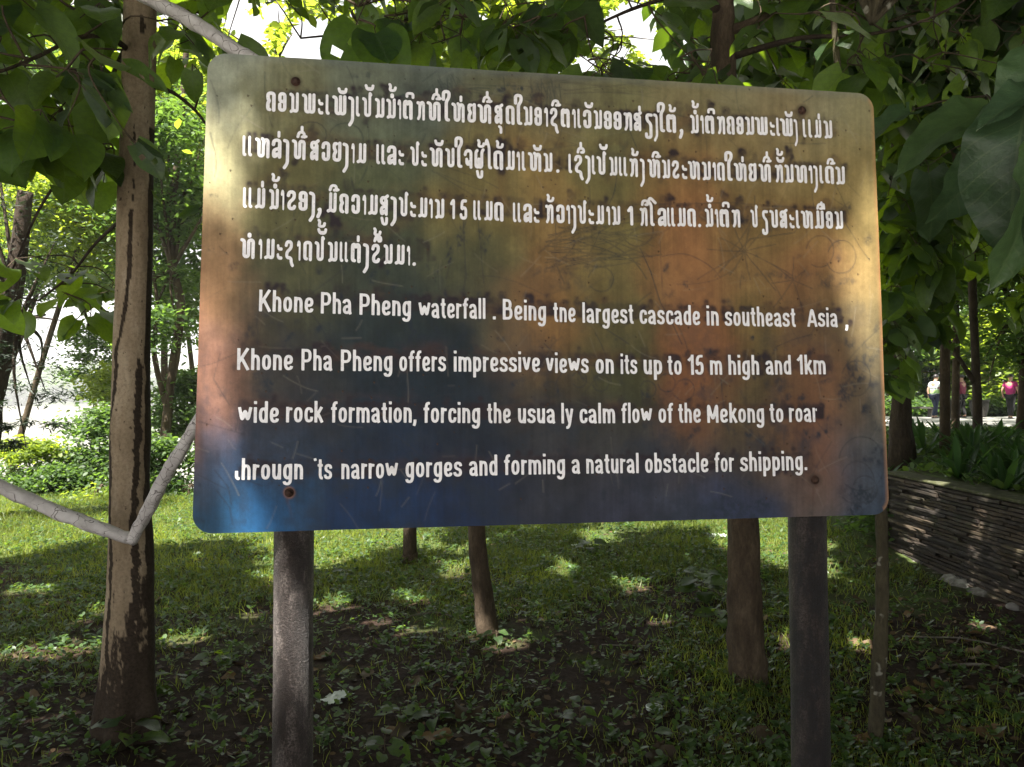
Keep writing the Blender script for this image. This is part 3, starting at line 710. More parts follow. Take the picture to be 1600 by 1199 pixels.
# ------------------------------------------------------------------ ground, river, terrace, path
def sstep(a, b, x):
    t = np.clip((x-a)/(b-a), 0, 1); return t*t*(3-2*t)
WALL_X = 3.52
def gz_arr(x, y):
    z = .05*(fbm((x+60)*.9, (y+60)*.9, 51, 3)-.5) + .16*(fbm((x+60)*.22, (y+60)*.22, 52, 2)-.5)*sstep(4, 9, y)
    edge = 11.5+.8*np.sin(x*.7)+np.clip(x-3, 0, 50)*1.6
    z = z - 6.8*sstep(edge, edge+15, y)*(1-sstep(4.5, 8.5, x))
    ter = .80-.43*sstep(8, 30, y)
    e_ = sstep(7.30, 7.55, y); w = (sstep(WALL_X+.10, WALL_X+.22, x)*(1-e_)+sstep(3.3, 5.2, x)*e_)*sstep(2.0, 3.0, y)
    z = z*(1-w)+(ter+.03*(fbm((x+60)*1.3, (y+60)*1.3, 53, 2)-.5))*w
    z = z+.12*np.exp(-((x-WALL_X+.1)/.35)**2)*(1-w)*sstep(5, 9, y)
    return z
def gz(x, y): return float(gz_arr(np.array([float(x)]), np.array([float(y)]))[0])
m_ground, nt, b = new_mat('forest_soil'); k = N(nt); co = k.coord('Object')
f1 = k.noise(co, 1.3, 6, .6); f2 = k.noise(co, 22, 8, .7); f3 = k.noise(co, 120, 4, .7)
soil = k.ramp(f2, [(.3, (.010, .006, .005)), (.52, (.028, .017, .012)), (.7, (.06, .040, .029))])
moss = k.ramp(f3, [(.3, (.030, .046, .012)), (.7, (.085, .12, .032))])
sep = k.n('ShaderNodeSeparateXYZ'); k.l(co, sep.inputs[0])
mr = k.n('ShaderNodeMapRange'); k.l(sep.outputs[1], mr.inputs[0]); mr.inputs[1].default_value = 4.2; mr.inputs[2].default_value = 7.8; mr.inputs[3].default_value = -.12; mr.inputs[4].default_value = .18
ad = k.n('ShaderNodeMath', operation='ADD'); k.l(f1, ad.inputs[0]); k.l(mr.outputs[0], ad.inputs[1])
k.l(k.mix(k.ramp(ad.outputs[0], [(.46, (0,)*3), (.6, (.85,)*3)]), soil, moss), b.inputs['Base Color'])
b.inputs['Roughness'].default_value = .95; b.inputs['Specular IOR Level'].default_value = .15
k.l(k.bump(f2, .8, .03), b.inputs['Normal'])
xs = np.unique(np.concatenate([np.linspace(-900, -40, 24), np.linspace(-40, -7, 40), np.linspace(-7, 3.4, 130), np.linspace(3.4, 3.9, 26), np.linspace(3.9, 9, 40), np.linspace(9, 45, 40), np.linspace(45, 900, 24)]))
ys = np.unique(np.concatenate([np.linspace(-300, -6, 16), np.linspace(-6, 12, 200), np.linspace(12, 60, 90), np.linspace(60, 1400, 20)]))
X, Y = np.meshgrid(xs, ys); Zg = gz_arr(X, Y)
Zg = np.where((Y > 200) & (X < 8), -6.8, Zg)
ii = np.arange(X.size).reshape(X.shape)
gq = np.stack([ii[:-1, :-1], ii[:-1, 1:], ii[1:, 1:], ii[1:, :-1]], -1).reshape(-1, 4)
ground = link('ground', fast_mesh('ground', np.stack([X, Y, Zg], -1).reshape(-1, 3), gq, m_ground, True)); ground['kind'] = 'structure'

m_water, nt, b = new_mat('river_water'); k = N(nt); co = k.coord('Object', (1, .35, 1))
b.inputs['Base Color'].default_value = (.20, .19, .15, 1); b.inputs['Roughness'].default_value = .22
b.inputs['IOR'].default_value = 1.33
k.l(k.bump(k.noise(co, .8, 5, .6), .25, .15), b.inputs['Normal'])
wv = [(-900, 18, -6.0), (60, 18, -6.0), (60, 1300, -6.0), (-900, 1300, -6.0)]
river = link('river', mesh('river', wv, [(0, 1, 2, 3)], m_water)); river['kind'] = 'structure'

m_path = simple('pale_concrete_path', [(.3, (.30, .29, .27)), (.7, (.46, .45, .43))], 3, .9, .2)
pv = []; n = 40
for i in range(n+1):
    x = 4+i*56/n
    for y in (22.0+.02*i, 33.5): pv.append((x, y, gz(x, y)+.10))
for i in range(n+1):
    x = 4+i*56/n; pv.append((x, 22.0+.02*i, gz(x, 22)-.2))
path = link('path', mesh('path', pv, [(2*i, 2*i+2, 2*i+3, 2*i+1) for i in range(n)]+[(2*(n+1)+i, 2*(n+1)+i+1, 2*i+2, 2*i) for i in range(n)], m_path)); path['kind'] = 'structure'

# unseen pale slab added behind the camera to bounce sun onto the sign
bounce_ground = link('bounce_slab', mesh('bounce_slab', [(-22, -30, .05), (4.5, -30, .05), (4.5, -1.6, .05), (-22, -1.6, .05), (4.5, -1.6, -.2), (-22, -1.6, -.2)], [(0, 1, 2, 3), (3, 2, 4, 5)], m_path)); bounce_ground['kind'] = 'structure'

# stacked-slate retaining wall, every slab its own piece
m_slab, nt, b = new_mat('stacked_slate'); k = N(nt); co = k.coord('Object')
oi = k.n('ShaderNodeObjectInfo').outputs['Random']
f = k.noise(k.coord('Object', (1, .6, 2.0)), 20, 8, .75)
base = k.ramp(oi, [(0, (.014, .009, .006)), (.4, (.030, .020, .012)), (.75, (.048, .033, .020)), (.95, (.07, .054, .036)), (1, (.14, .12, .09))])
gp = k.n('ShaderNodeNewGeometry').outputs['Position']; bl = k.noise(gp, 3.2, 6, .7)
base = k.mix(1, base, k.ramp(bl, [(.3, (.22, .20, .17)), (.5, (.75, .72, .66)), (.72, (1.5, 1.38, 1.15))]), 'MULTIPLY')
base = k.mix(k.ramp(k.noise(gp, 5, 5, .7), [(.56, (0,)*3), (.66, (.6,)*3)]), base, (.022, .028, .010))
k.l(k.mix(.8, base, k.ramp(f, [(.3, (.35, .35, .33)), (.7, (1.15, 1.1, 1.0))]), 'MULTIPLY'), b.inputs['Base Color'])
b.inputs['Roughness'].default_value = .85; k.l(k.bump(f, .5, .01), b.inputs['Normal'])
m_core = simple('wall_core', [(.3, (.012, .010, .008)), (.7, (.03, .024, .018))], 20, .95)
wall = thing('stone_wall', 'low retaining wall of thin stacked stone slabs below the planted bed', 'wall', (WALL_X, 4.4, 0))
cb = MB(); cb.box((.045, 0, -.1), (.60, 2.93, .755)); cb.build('core', m_core, wall, False)
rr = random.Random(5); slabs = []
for v in range(10):
    L = .34+.05*v*.4; h = .029; sb = MB(); vs = []
    nx = 5
    for i in range(nx+1):
        y = L*i/nx
        for x, z in ((0, .003), (0, h-.003), (.10, h), (.10, 0)):
            vs.append((x+(rr.uniform(-.006, .008) if x == 0 else 0), y+(rr.uniform(-.01, .01) if 0 < i < nx else 0), z+rr.uniform(-.0025, .0025)))
    fs = []
    for i in range(nx):
        for q in range(4): a, c_ = i*4+q, i*4+(q+1) % 4; fs.append((a, a+4, c_+4, c_))
    fs += [(0, 1, 2, 3), (nx*4+3, nx*4+2, nx*4+1, nx*4)]
    slabs.append((L, mesh('stone', vs, fs, m_slab)))
ncourse = 25; cnt = 0
for c_ in range(ncourse):
    y = -rr.uniform(0, .3)
    rest = MB()
    while y < 2.95:
        L, me_ = slabs[rr.randrange(10)]; s = rr.uniform(.75, 1.35)
        if y+L*s > 2.98: break
        if cnt < 300:
            o = link('stone', me_, wall, (rr.uniform(-.018, .016), y, .004+c_*.0305), (0, rr.uniform(-.04, .04), rr.uniform(-.025, .025)))
            o.scale = (1, s*.985, rr.uniform(.86, .99)); cnt += 1
        else:
            rest.box((rr.uniform(-.01, .012), y, .004+c_*.0305), (.1, y+L*s*.985, .004+c_*.0305+.028))
        y += L*s
    if rest.v:
        pass
for c_ in range(0, 25):
    if cnt >= 298: break
    L, me_ = slabs[rr.randrange(10)]
    o = link('stone', me_, wall, (rr.uniform(-.01, .01)+.02, 2.975+rr.uniform(0, .012), .004+c_*.0305), (0, 0, -math.pi/2)); o.scale = (.5, 1.6, .92); cnt += 1
# uneven cap and mortar footing
m_mortar = simple('pale_mortar', [(.35, (.05, .042, .034)), (.52, (.17, .16, .145)), (.72, (.34, .33, .31))], 11, .95, .8, .01)
def lump_strip(y0, y1, x0, w, h, seed, n=60):
    vs = []; fs = []
    for i in range(n+1):
        y = y0+(y1-y0)*i/n; a = mnoise.noise(Vector((seed, y*3.1, 0))); c2 = mnoise.noise(Vector((seed+9, y*9, 0)))+.7*mnoise.noise(Vector((seed, y*23, 3)))
        ww = w*(1+.5*a+.25*c2); hh = h*(1+.6*c2+.3*a); e = min(1, (y-y0)/.15, (y1-y)/.15); e = max(e, .02); ww *= e; hh *= e
        vs += [(x0+.03, y, -.05), (x0-ww, y, -.03), (x0-ww*.9, y, hh*.45), (x0-ww*.45, y+.02*c2, hh*.95), (x0+.03, y, hh*1.05)]
    for i in range(n):
        for q in range(4): a = i*5+q; fs.append((a, a+1, a+6, a+5))
    return vs, fs
fm = MB(); fm.add(*lump_strip(1.25, 2.93, 0, .10, .06, 3.3, 110)); fm.add(*lump_strip(.1, .7, 0, .10, .06, 8.1, 40)); fm.build('mortar_footing', m_mortar, wall)
cm = MB(); cm.box((-.004, 0, .768), (.34, 2.98, .795))
cp = cm.build('coping', m_mortar, wall, False)
bv = cp.modifiers.new('b', 'BEVEL'); bv.width = .01
cp.data.materials[0] = simple('mossy_coping', [(.3, (.03, .028, .02)), (.5, (.05, .055, .02)), (.7, (.12, .11, .09))], 16, .95, .8)
# ------------------------------------------------------------------ sun patches wanted on ground and sign; leaves in their way are dropped
LIT_PX = [(380,1075,14,6),(560,1035,12,5),(690,1060,14,5),(870,1065,12,5),(960,1105,14,5),(1080,1020,14,6),(270,1120,14,6),(640,1175,16,6),(1010,975,20,6),(150,960,22,7),(380,960,20,6),(1560,1060,14,4),(850,965,18,5),(690,985,14,4),(1180,1150,10,5),(310,995,30,10),(100,1012,46,11),(25,1020,20,8),(520,944,26,8),(585,966,18,6),(800,1012,36,8),(655,934,22,6),(795,1118,22,8),(780,1088,10,5),(885,893,22,8),(985,915,20,5),(1530,978,24,7),(1500,920,16,5),
          (1226,1003,12,22),(1590,950,14,14),(720,890,18,8),(1445,1085,12,4),(1340,1010,14,5),(430,905,20,7),(940,845,30,8),(60,925,20,6),(1300,905,16,6),(1440,885,28,8)]
LIT = []
for a, b_, c_, d in LIT_PX:
    g0 = G(a, b_); gx = G(a+c_, b_); gy0 = G(a, b_-d); gy1 = G(a, b_+d)
    LIT.append((g0.x, g0.y, abs(gx.x-g0.x)*1.15, abs(gy0.y-gy1.y)*.75))
def ground_foot(p): t = p.z/SUN.z; return p-SUN*t
BLIT = []        # sun patches on the sign: ends of soft bands in (px, py), half width in metres
for (ax, ay), (bx_, by_), hw in (((352,135),(350,330),.058),((1346,170),(1362,640),.055),((1068,380),(1082,520),.020),((794,430),(800,560),.014),((322,420),(318,600),.04),((450,768),(458,792),.018),((1240,150),(1330,165),.03)):
    BLIT.append((ground_foot(bw(*uv(ax, ay))), ground_foot(bw(*uv(bx_, by_))), hw))
for py_a, py_b in ((872, 1199),):      # sun down the left side of the left post
    A_, B_2 = on_plane(438, py_a, .05), on_plane(436, py_b, .05); BLIT.append((ground_foot(A_), ground_foot(B_2), .05))
def lit_at(x, y, mg=0):
    for a, b_, c_, d in LIT:
        if ((x-a)/c_)**2+((y-b_)/max(d, .03))**2 < 1: return True
    for A, B, hw in BLIT:
        ab = (B-A).to_2d(); ap = Vector((x, y))-A.to_2d(); L2 = ab.length_squared
        t = max(0, min(1, ap.dot(ab)/L2)) if L2 > 0 else 0
        if (ap-ab*t).length < hw+mg: return True
    return False
crg = np.random.default_rng(77)
def shade_want(x, y):
    """1 = shade wanted at this spot of the ground, 0 = open"""
    e = 7.5+.5*math.sin(x*1.7+1)+.35*math.sin(x*4.1)
    if x < -1.2: e -= .25
    if -.9 < x < .4: e -= .0
    if .4 < x < 2.0: e += 1.0
    if 2.1 < x < 3.3: e -= .4
    if x > 3.3: e = 21
    if y > 21: return .8 if mnoise.noise(Vector((x*.35, y*.8, 9))) > -.28 else 0
    if y < e: return 1.0
    if y < 12.5 and -.6 < x < 2.0: return .7 if mnoise.noise(Vector((x*.9, y*1.1, 4))) > .15 else .0
    return 0
# ------------------------------------------------------------------ leaves
def leaf_mat(name, top, under, trans, tfac=.45, rough=.42, veins=False, attr=False, dark=.55, spec=.4, vs=1.0):
    m, nt, b = new_mat(name); k = N(nt)
    rnd = k.n('ShaderNodeAttribute', attribute_name='var').outputs['Fac'] if attr else k.n('ShaderNodeObjectInfo').outputs['Random']
    vr = k.ramp(rnd, [(0, (dark,)*3), (.6, (1, 1, 1)), (1, (1.35, 1.25, .9))])
    geo = k.n('ShaderNodeNewGeometry')
    col = k.mix(geo.outputs['Backfacing'], top, under)
    col = k.mix(1, col, vr, 'MULTIPLY'); tc = k.mix(1, trans, vr, 'MULTIPLY')
    if veins:
        co = k.coord('Object'); sp = k.n('ShaderNodeSeparateXYZ'); k.l(co, sp.inputs[0])
        def mth(op, a, b_=None):
            o = k.n('ShaderNodeMath', operation=op)
            for s_, v in ((o.inputs[0], a), (o.inputs[1], b_)):
                if v is None: continue
                if hasattr(v, 'links'): k.l(v, s_)
                else: s_.default_value = v
            return o.outputs[0]
        ax = mth('ABSOLUTE', sp.outputs[0])
        q = mth('SUBTRACT', sp.outputs[1], mth('MULTIPLY', ax, .75)); fr = mth('FRACT', mth('MULTIPLY', q, 8.5))
        side = mth('LESS_THAN', mth('ABSOLUTE', mth('SUBTRACT', fr, .5)), .045)
        vein = mth('MAXIMUM', mth('LESS_THAN', ax, .010), side)
        mot = k.noise(co, 7, 6, .65)
        mm = k.ramp(mot, [(.3, (.72, .72, .72)), (.55, (1, 1, 1)), (.78, (1.15, 1.1, .85))])
        col = k.mix(1, col, mm, 'MULTIPLY'); tc = k.mix(1, tc, mm, 'MULTIPLY')
        col = k.mix(mth('MULTIPLY', vein, .35*vs), col, (.16, .20, .09)); tc = k.mix(mth('MULTIPLY', vein, .5*vs), tc, tuple(c*.45 for c in trans))
        k.l(k.bump(k.noise(co, 16, 5, .6), .25, .02), b.inputs['Normal'])
    k.l(col, b.inputs['Base Color']); b.inputs['Roughness'].default_value = rough
    b.inputs['Specular IOR Level'].default_value = spec
    t = k.n('ShaderNodeBsdfTranslucent'); k.l(tc, t.inputs[0])
    ms = k.n('ShaderNodeMixShader'); ms.inputs[0].default_value = tfac
    k.l(b.outputs[0], ms.inputs[1]); k.l(t.outputs[0], ms.inputs[2])
    k.l(ms.outputs[0], nt.nodes['Material Output'].inputs['Surface'])
    return m
m_big = leaf_mat('broad_leaf', (.035, .072, .026), (.060, .10, .060), (.28, .45, .015), .44, .38, True)
m_bigm = leaf_mat('broad_leaf_mass', (.035, .072, .026), (.060, .10, .060), (.13, .23, .012), .36, .4, False, True)
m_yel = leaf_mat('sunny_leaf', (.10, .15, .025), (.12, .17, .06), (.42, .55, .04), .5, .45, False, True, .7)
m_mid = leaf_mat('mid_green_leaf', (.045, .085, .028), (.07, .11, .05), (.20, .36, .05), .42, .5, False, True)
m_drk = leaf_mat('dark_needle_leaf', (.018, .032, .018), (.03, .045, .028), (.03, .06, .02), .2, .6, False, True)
m_grs = leaf_mat('grass_blade', (.11, .14, .028), (.11, .14, .028), (.45, .55, .07), .38, .5, False, True)
m_wed = leaf_mat('weed_leaf', (.038, .078, .024), (.05, .09, .04), (.22, .36, .045), .35, .45, False, True)
m_strap = leaf_mat('strap_leaf', (.022, .060, .022), (.03, .07, .03), (.10, .22, .03), .3, .3, False, False)
m_strapm = leaf_mat('strap_leaf_mass', (.022, .060, .022), (.03, .07, .03), (.10, .22, .03), .3, .3, False, True)
m_dry = leaf_mat('dry_leaf', (.10, .065, .035), (.14, .10, .065), (.12, .07, .02), .15, .7, False, False, .4)
m_drym = leaf_mat('dry_leaf_mass', (.085, .055, .03), (.12, .085, .055), (.12, .07, .02), .15, .75, False, True, .35)

def big_leaf_template(v, rows=8, cols=4):
    r = random.Random(100+v); V = []; Q = []
    curl = r.uniform(.12, .5); fold = r.uniform(.05, .3); wid = r.uniform(.36, .44); wave = r.uniform(.01, .035); tw = r.uniform(-.25, .25)
    for i in range(rows+1):
        t = i/rows
        w = wid*math.sin(math.pi*min(1, (t*.93+.07))**.72)**.62*(1 if t < .86 else max(0.02, (1-t)/.14)**.8)
        back = .10*max(0, 1-t*5)                                   # heart-shaped lobes at the stalk
        for j in range(cols+1):
            s = -1+2*j/cols
            x = s*w; y = t-back*abs(s)**1.2
            z = fold*abs(s)*w-curl*t*t+wave*math.sin(t*11+s*3+v)*abs(s)+tw*s*w*t
            V.append((x+.02*math.sin(t*9+v)*(abs(s) > .9), y, z))
    for i in range(rows):
        for j in range(cols): a = i*(cols+1)+j; Q.append((a, a+1, a+cols+2, a+cols+1))
    return np.array(V), np.array(Q)
BIGT = [big_leaf_template(v) for v in range(7)]
m_huge = leaf_mat('huge_grey_leaf', (.050, .095, .045), (.075, .125, .065), (.12, .21, .04), .16, .42, True, vs=.6)
HUGE = []
for v_ in (1, 3, 4, 6):
    V_, Q_ = big_leaf_template(v_, 22, 10)
    V_ = V_.copy(); V_[:, 2] += .03*np.sin(V_[:, 1]*7+v_*2)*V_[:, 0]/.35+.022*np.sin(V_[:, 1]*23+v_)*np.abs(V_[:, 0])/.35; V_[:, 0] *= .86
    HUGE.append(fast_mesh('leaf', V_, Q_, m_huge, True))
def leafmesh(name, t, m):
    me_ = fast_mesh(name, t[0], t[1], m, True); return me_
BIGM = []
for v, t in enumerate(BIGT):
    V, Q = t
    if v in (2, 5):                       # insect holes
        keep = [q for i, q in enumerate(Q) if i not in ((9, 18) if v == 2 else (13, 22, 23))]
        Q = np.array(keep)
    BIGM.append(fast_mesh('leaf', V, Q, m_big, True))
LOWT = big_leaf_template(3, 3, 2)
SMALL = (np.array([(0,0,0),(.26,.35,.03),(.24,.7,.0),(0,1,-.08),(-.24,.7,.0),(-.26,.35,.03),(0,.5,-.04)]), np.array([(0,1,2,6),(6,2,3,3),(0,6,4,5),(6,3,3,4)]))
SMALL = (SMALL[0], np.array([(0,1,2,6),(0,6,4,5),(6,2,3,4)]))
NEED = (np.array([(0,0,0),(.09,.4,0),(0,1,-.05),(-.09,.4,0)]), np.array([(0,1,2,3)]))
def frames(d, up):
    """rotation matrices whose Y axis follows d and whose Z axis leans to up"""
    y = d/np.linalg.norm(d, axis=1, keepdims=True)
    x = np.cross(y, up); x /= np.maximum(np.linalg.norm(x, axis=1, keepdims=True), 1e-6)
    z = np.cross(x, y); return np.stack([x, y, z], -1)
def rand_frames(n, rg, droop=.3, spread=1., tilt=.5):
    a = rg.uniform(0, 2*np.pi, n); d = np.stack([np.cos(a)*spread, np.sin(a)*spread, -droop+rg.normal(0, .35, n)], -1)
    up = np.stack([rg.normal(0, tilt, n), rg.normal(0, tilt, n), np.ones(n)], -1); return frames(d, up)
def scatter_mesh(name, tmpl, pos, Rm, scl, var, mat_, smooth=True):
    TV, TQ = tmpl; n = len(pos)
    V = np.einsum('nij,kj->nki', Rm, TV)*scl[:, None, None]+pos[:, None, :]
    Q = TQ[None]+(np.arange(n)*len(TV))[:, None, None]
    me_ = fast_mesh(name, V.reshape(-1, 3), Q.reshape(-1, TQ.shape[1]), mat_, smooth)
    at_ = me_.attributes.new('var', 'FLOAT', 'POINT'); at_.data.foreach_set('value', np.repeat(var, len(TV)).astype(np.float32))
    return me_

# ------------------------------------------------------------------ bark
def bark(name, stops, scale, stain=None, lichen=False, bd=.01):
    m, nt, b = new_mat(name); k = N(nt); co = k.coord('Object', (1, 1, .4))
    f = k.noise(co, scale, 8, .7); c = k.ramp(f, stops); g = k.noise(co, scale*6, 5, .7)
    c = k.mix(.5, c, k.ramp(g, [(.35, (.55,)*3), (.6, (1.1,)*3)]), 'MULTIPLY')
    if lichen:
        l = k.noise(k.coord('Object'), 15, 2, .5); c = k.mix(k.ramp(l, [(.60, (0,)*3), (.64, (.7,)*3)]), c, (.30, .29, .24))
    k.l(c, b.inputs['Base Color']); b.inputs['Roughness'].default_value = .9; b.inputs['Specular IOR Level'].default_value = .2
    k.l(k.bump(k.mix(.45, g, f), 1.0, bd*2), b.inputs['Normal']); return m
m_bark_dark = bark('dark_bark', [(.3, (.022, .016, .012)), (.7, (.075, .055, .04))], 14)
m_bark_mid = bark('brown_bark', [(.3, (.035, .025, .017)), (.55, (.085, .062, .041)), (.75, (.17, .13, .09))], 12, lichen=False)
m_bark_lich = bark('lichen_bark', [(.3, (.03, .026, .018)), (.7, (.10, .085, .05))], 12, lichen=True)
m_twig = simple('twig_bark', [(.3, (.03, .022, .014)), (.7, (.09, .065, .04))], 30, .9, .3, .003)

def trunk_pts(px_list, n=6):
    """px_list: (px, py, Y, width_px) down the trunk -> centre points and radii in the world"""
    q = spline([(a, b_, c_, w) for a, b_, c_, w in px_list], n)
    return [P(a, b_, c_) for a, b_, c_, w in q], [w/2/F*c_ for a, b_, c_, w in q]
def rel(pts, o): return [Vector(p)-o for p in pts]

# ------------------------------------------------------------------ the near tree on the left, termite trails on its bark
m_t1, nt, b = new_mat('tan_bark_with_termite_trails'); k = N(nt); co = k.coord('Object'); st = k.coord('Object', (1, 1, .35))
f = k.noise(st, 9, 8, .65); g = k.noise(co, 70, 6, .7)
c = k.ramp(f, [(.3, (.17, .125, .08)), (.52, (.28, .215, .145)), (.72, (.40, .325, .235))])
c = k.mix(.6, c, k.ramp(g, [(.32, (.5,)*3), (.55, (1.08,)*3)]), 'MULTIPLY')
pock = k.noise(k.coord('Object', (1, 1, .6)), 46, 3, .6)
c = k.mix(k.ramp(pock, [(.67, (0,)*3), (.71, (.8,)*3)]), c, (.035, .02, .012))
tr = k.n('ShaderNodeAttribute', attribute_name='trail_shade').outputs['Fac']  # termite trails, lower stain, and painted shade along the right edge
mud_shade = k.ramp(g, [(.3, (.018, .013, .009)), (.7, (.056, .040, .028))])
c = k.mix(tr, c, mud_shade)
k.l(c, b.inputs['Base Color']); b.inputs['Roughness'].default_value = .92; b.inputs['Specular IOR Level'].default_value = .2
k.l(k.bump(k.mix(.5, g, f), .6, .012), b.inputs['Normal'])
t1o = G(203, 1152); t1 = thing('tree', 'tan barked tree at the left with dark termite trails and white poles tied to it', 'tree', t1o)
W1 = [(224,-560,3.5,40),(224,-250,3.5,44),(221,-60,3.5,47),(219,0,3.5,48),(217,100,3.5,50),(215,200,3.5,50),(212,300,3.5,52),(210,400,3.5,53),(207,500,3.5,53),(205,600,3.5,55),(204,680,3.5,59),(203,760,3.5,57),(204,850,3.5,64),(203,920,3.5,68),(202,1000,3.5,74),(201,1060,3.5,80),(200,1110,3.5,88),(199,1150,3.5,98),(199,1185,3.5,112)]
pts, rad = trunk_pts(W1, 26); nseg = 140; V = []; TRL_SHADE = []
for i, (p, r_) in enumerate(zip(pts, rad)):
    py = CY-(p.z-CAM_H)/3.5*F+12
    for q in range(nseg):
        a = 2*math.pi*q/nseg; z = p.z
        fl = max(0, (py-1020)/160); lob = 1+fl*.22*math.cos(a*5+1)+fl*.1*math.cos(a*3)
        rr_ = r_*lob*(1+.05*mnoise.noise(Vector((math.cos(a)*1.2, math.sin(a)*1.2, z*2.2)))+.015*mnoise.noise(Vector((math.cos(a)*6, math.sin(a)*6, z*9))))
        V.append((p.x+math.cos(a)*rr_-t1o.x, p.y+math.sin(a)*rr_-t1o.y, z-t1o.z))
        # trails: a = -90 deg faces the camera; s = -1 left .. 1 right
        s = math.cos(a); front = math.sin(a) < .25
        m_ = 0; wob = .16*mnoise.noise(Vector((.5, 0, z*4)))+.10*mnoise.noise(Vector((3, 0, z*13)))+.05*mnoise.noise(Vector((3, 4, z*40)))
        def tl(c0, w0, y0, y1):
            if not y0 < py < y1: return 0
            br = mnoise.noise(Vector((c0*3, s*2, z*9)))*.6+mnoise.noise(Vector((5, s*8, z*28)))*.5+mnoise.noise(Vector((9, s*22, z*90)))*.35
            return 1 if abs(s-c0-wob) < w0*(1+.9*br)*min(1, (py-y0)/30+.3) else 0
        if front:
            c1 = np.interp(py, [220, 330, 420, 490, 540, 600, 660, 760, 840, 1200], [.34, .32, .25, .05, -.3, -.45, -.8, -.72, -.55, -.4])
            m_ = max(m_, tl(c1, .11 if py > 330 else .07, 200, 1200)*(1 if py > 330 or mnoise.noise(Vector((0, 0, z*18))) > 0 else 0))
            m_ = max(m_, tl(np.interp(py, [560, 640, 760, 1200], [.8, .72, .62, .5]), .13, 560, 1200))
            if 30 < py < 60: m_ = max(m_, tl(.45, .16, 30, 60))
            if py > 840:
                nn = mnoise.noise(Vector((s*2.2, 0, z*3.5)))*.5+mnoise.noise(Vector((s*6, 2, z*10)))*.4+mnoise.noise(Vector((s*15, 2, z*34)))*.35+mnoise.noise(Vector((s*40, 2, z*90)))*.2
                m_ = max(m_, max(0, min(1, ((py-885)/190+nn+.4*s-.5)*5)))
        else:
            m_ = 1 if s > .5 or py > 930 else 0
        if s > .93+.08*mnoise.noise(Vector((1, 1, z*9))) and py > 200: m_ = 1  # right edge of the trunk darkened, its shade put into the bark colour
        TRL_SHADE.append(m_)
Fq = [(i*nseg+q, i*nseg+(q+1) % nseg, (i+1)*nseg+(q+1) % nseg, (i+1)*nseg+q) for i in range(len(pts)-1) for q in range(nseg)]
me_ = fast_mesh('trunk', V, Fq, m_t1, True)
at_ = me_.attributes.new('trail_shade', 'FLOAT', 'POINT'); at_.data.foreach_set('value', np.array(TRL_SHADE, np.float32))
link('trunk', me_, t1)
BR = {}          # branch skeletons per tree, for hanging leaves on
def branch(tree, o, pxs, m, key, n=6, sides=8, name='branch'):
    pts, rad = trunk_pts(pxs, n); b_ = MB(); b_.tube(rel(pts, o), rad, sides, .12, len(pxs)+int(pxs[0][0])); b_.build(name, m, tree)
    BR.setdefault(key, []).extend([np.array(p) for p in pts]); return pts
branch(t1, t1o, [(200,78,3.45,9),(170,58,3.3,8),(120,60,3.1,7),(60,88,2.9,6),(0,112,2.7,5),(-80,130,2.6,3)], m_bark_mid, 'L')
branch(t1, t1o, [(190,72,3.4,7),(150,35,3.3,5),(100,5,3.2,4),(60,-30,3.2,3)], m_bark_mid, 'L')
branch(t1, t1o, [(240,135,3.5,8),(270,145,3.5,6),(300,168,3.45,5),(322,195,3.4,4),(345,240,3.4,3)], m_bark_dark, 'L')
branch(t1, t1o, [(225,-30,3.5,16),(280,-60,3.4,11),(360,-70,3.4,8),(470,-40,3.4,6),(560,10,3.4,4)], m_bark_mid, 'M')
branch(t1, t1o, [(215,-20,3.6,14),(120,-60,3.9,10),(30,-40,4.2,8),(-60,20,4.4,5)], m_bark_mid, 'L')
branch(t1, t1o, [(212,40,3.6,8),(160,150,4.0,6),(110,250,4.2,5),(60,330,4.3,4),(20,420,4.4,3)], m_bark_dark, 'L')
branch(t1, t1o, [(205,330,3.6,6),(150,380,4.0,5),(110,430,4.2,4),(60,470,4.4,3)], m_bark_dark, 'L')

# ------------------------------------------------------------------ other trunks near the sign
def small_tree(label, pxs, m, sides=20, group=None, flare=1.0, key=None, seed=1):
    pts, rad = trunk_pts(pxs, 6); base = Vector((pts[-1].x, pts[-1].y, gz(pts[-1].x, pts[-1].y)))
    t = thing('tree', label, 'tree', base, group)
    d = (pts[-1]-pts[-2]).normalized()
    pts.append(Vector((pts[-1].x, pts[-1].y, base.z-.15))); rad.append(rad[-1]*1.25)
    b_ = MB(); b_.tube(rel(pts, base), rad, sides, .22, seed); b_.build('trunk', m, t)
    if key: BR.setdefault(key, []).extend([np.array(p) for p in pts[:len(pts)//3]])
    return t, base
t3, t3o = small_tree('slim brown trunk leaning left, seen below the middle of the sign', [(700,-420,4.9,14),(724,-20,4.9,18),(728,90,4.9,20),(738,560,4.9,23),(745,825,4.9,27),(752,905,4.9,30),(759,960,4.9,33),(762,992,4.9,36)], m_bark_mid, 20, None, key='M', seed=3)
t2, t2o = small_tree('short looking trunk farthest back, below the left half of the sign', [(648,-260,7,15),(645,300,7,16),(641,820,7,20),(640,868,7,24)], m_bark_mid, 14, None, key='M2', seed=4)
t4, t4o = small_tree('thick brown trunk standing beside the right sign post', [(1132,-60,4.15,26),(1130,20,4.15,34),(1130,120,4.15,37),(1142,500,4.15,40),(1160,815,4.15,45),(1163,920,4.15,50),(1166,1000,4.15,56),(1168,1050,4.15,62)], m_bark_mid, 24, None, key='R', seed=5)
branch(t4, t4o, [(1136,50,4.15,20),(1180,32,4.1,12),(1235,2,4.0,9),(1300,-60,3.9,6)], m_bark_mid, 'R')
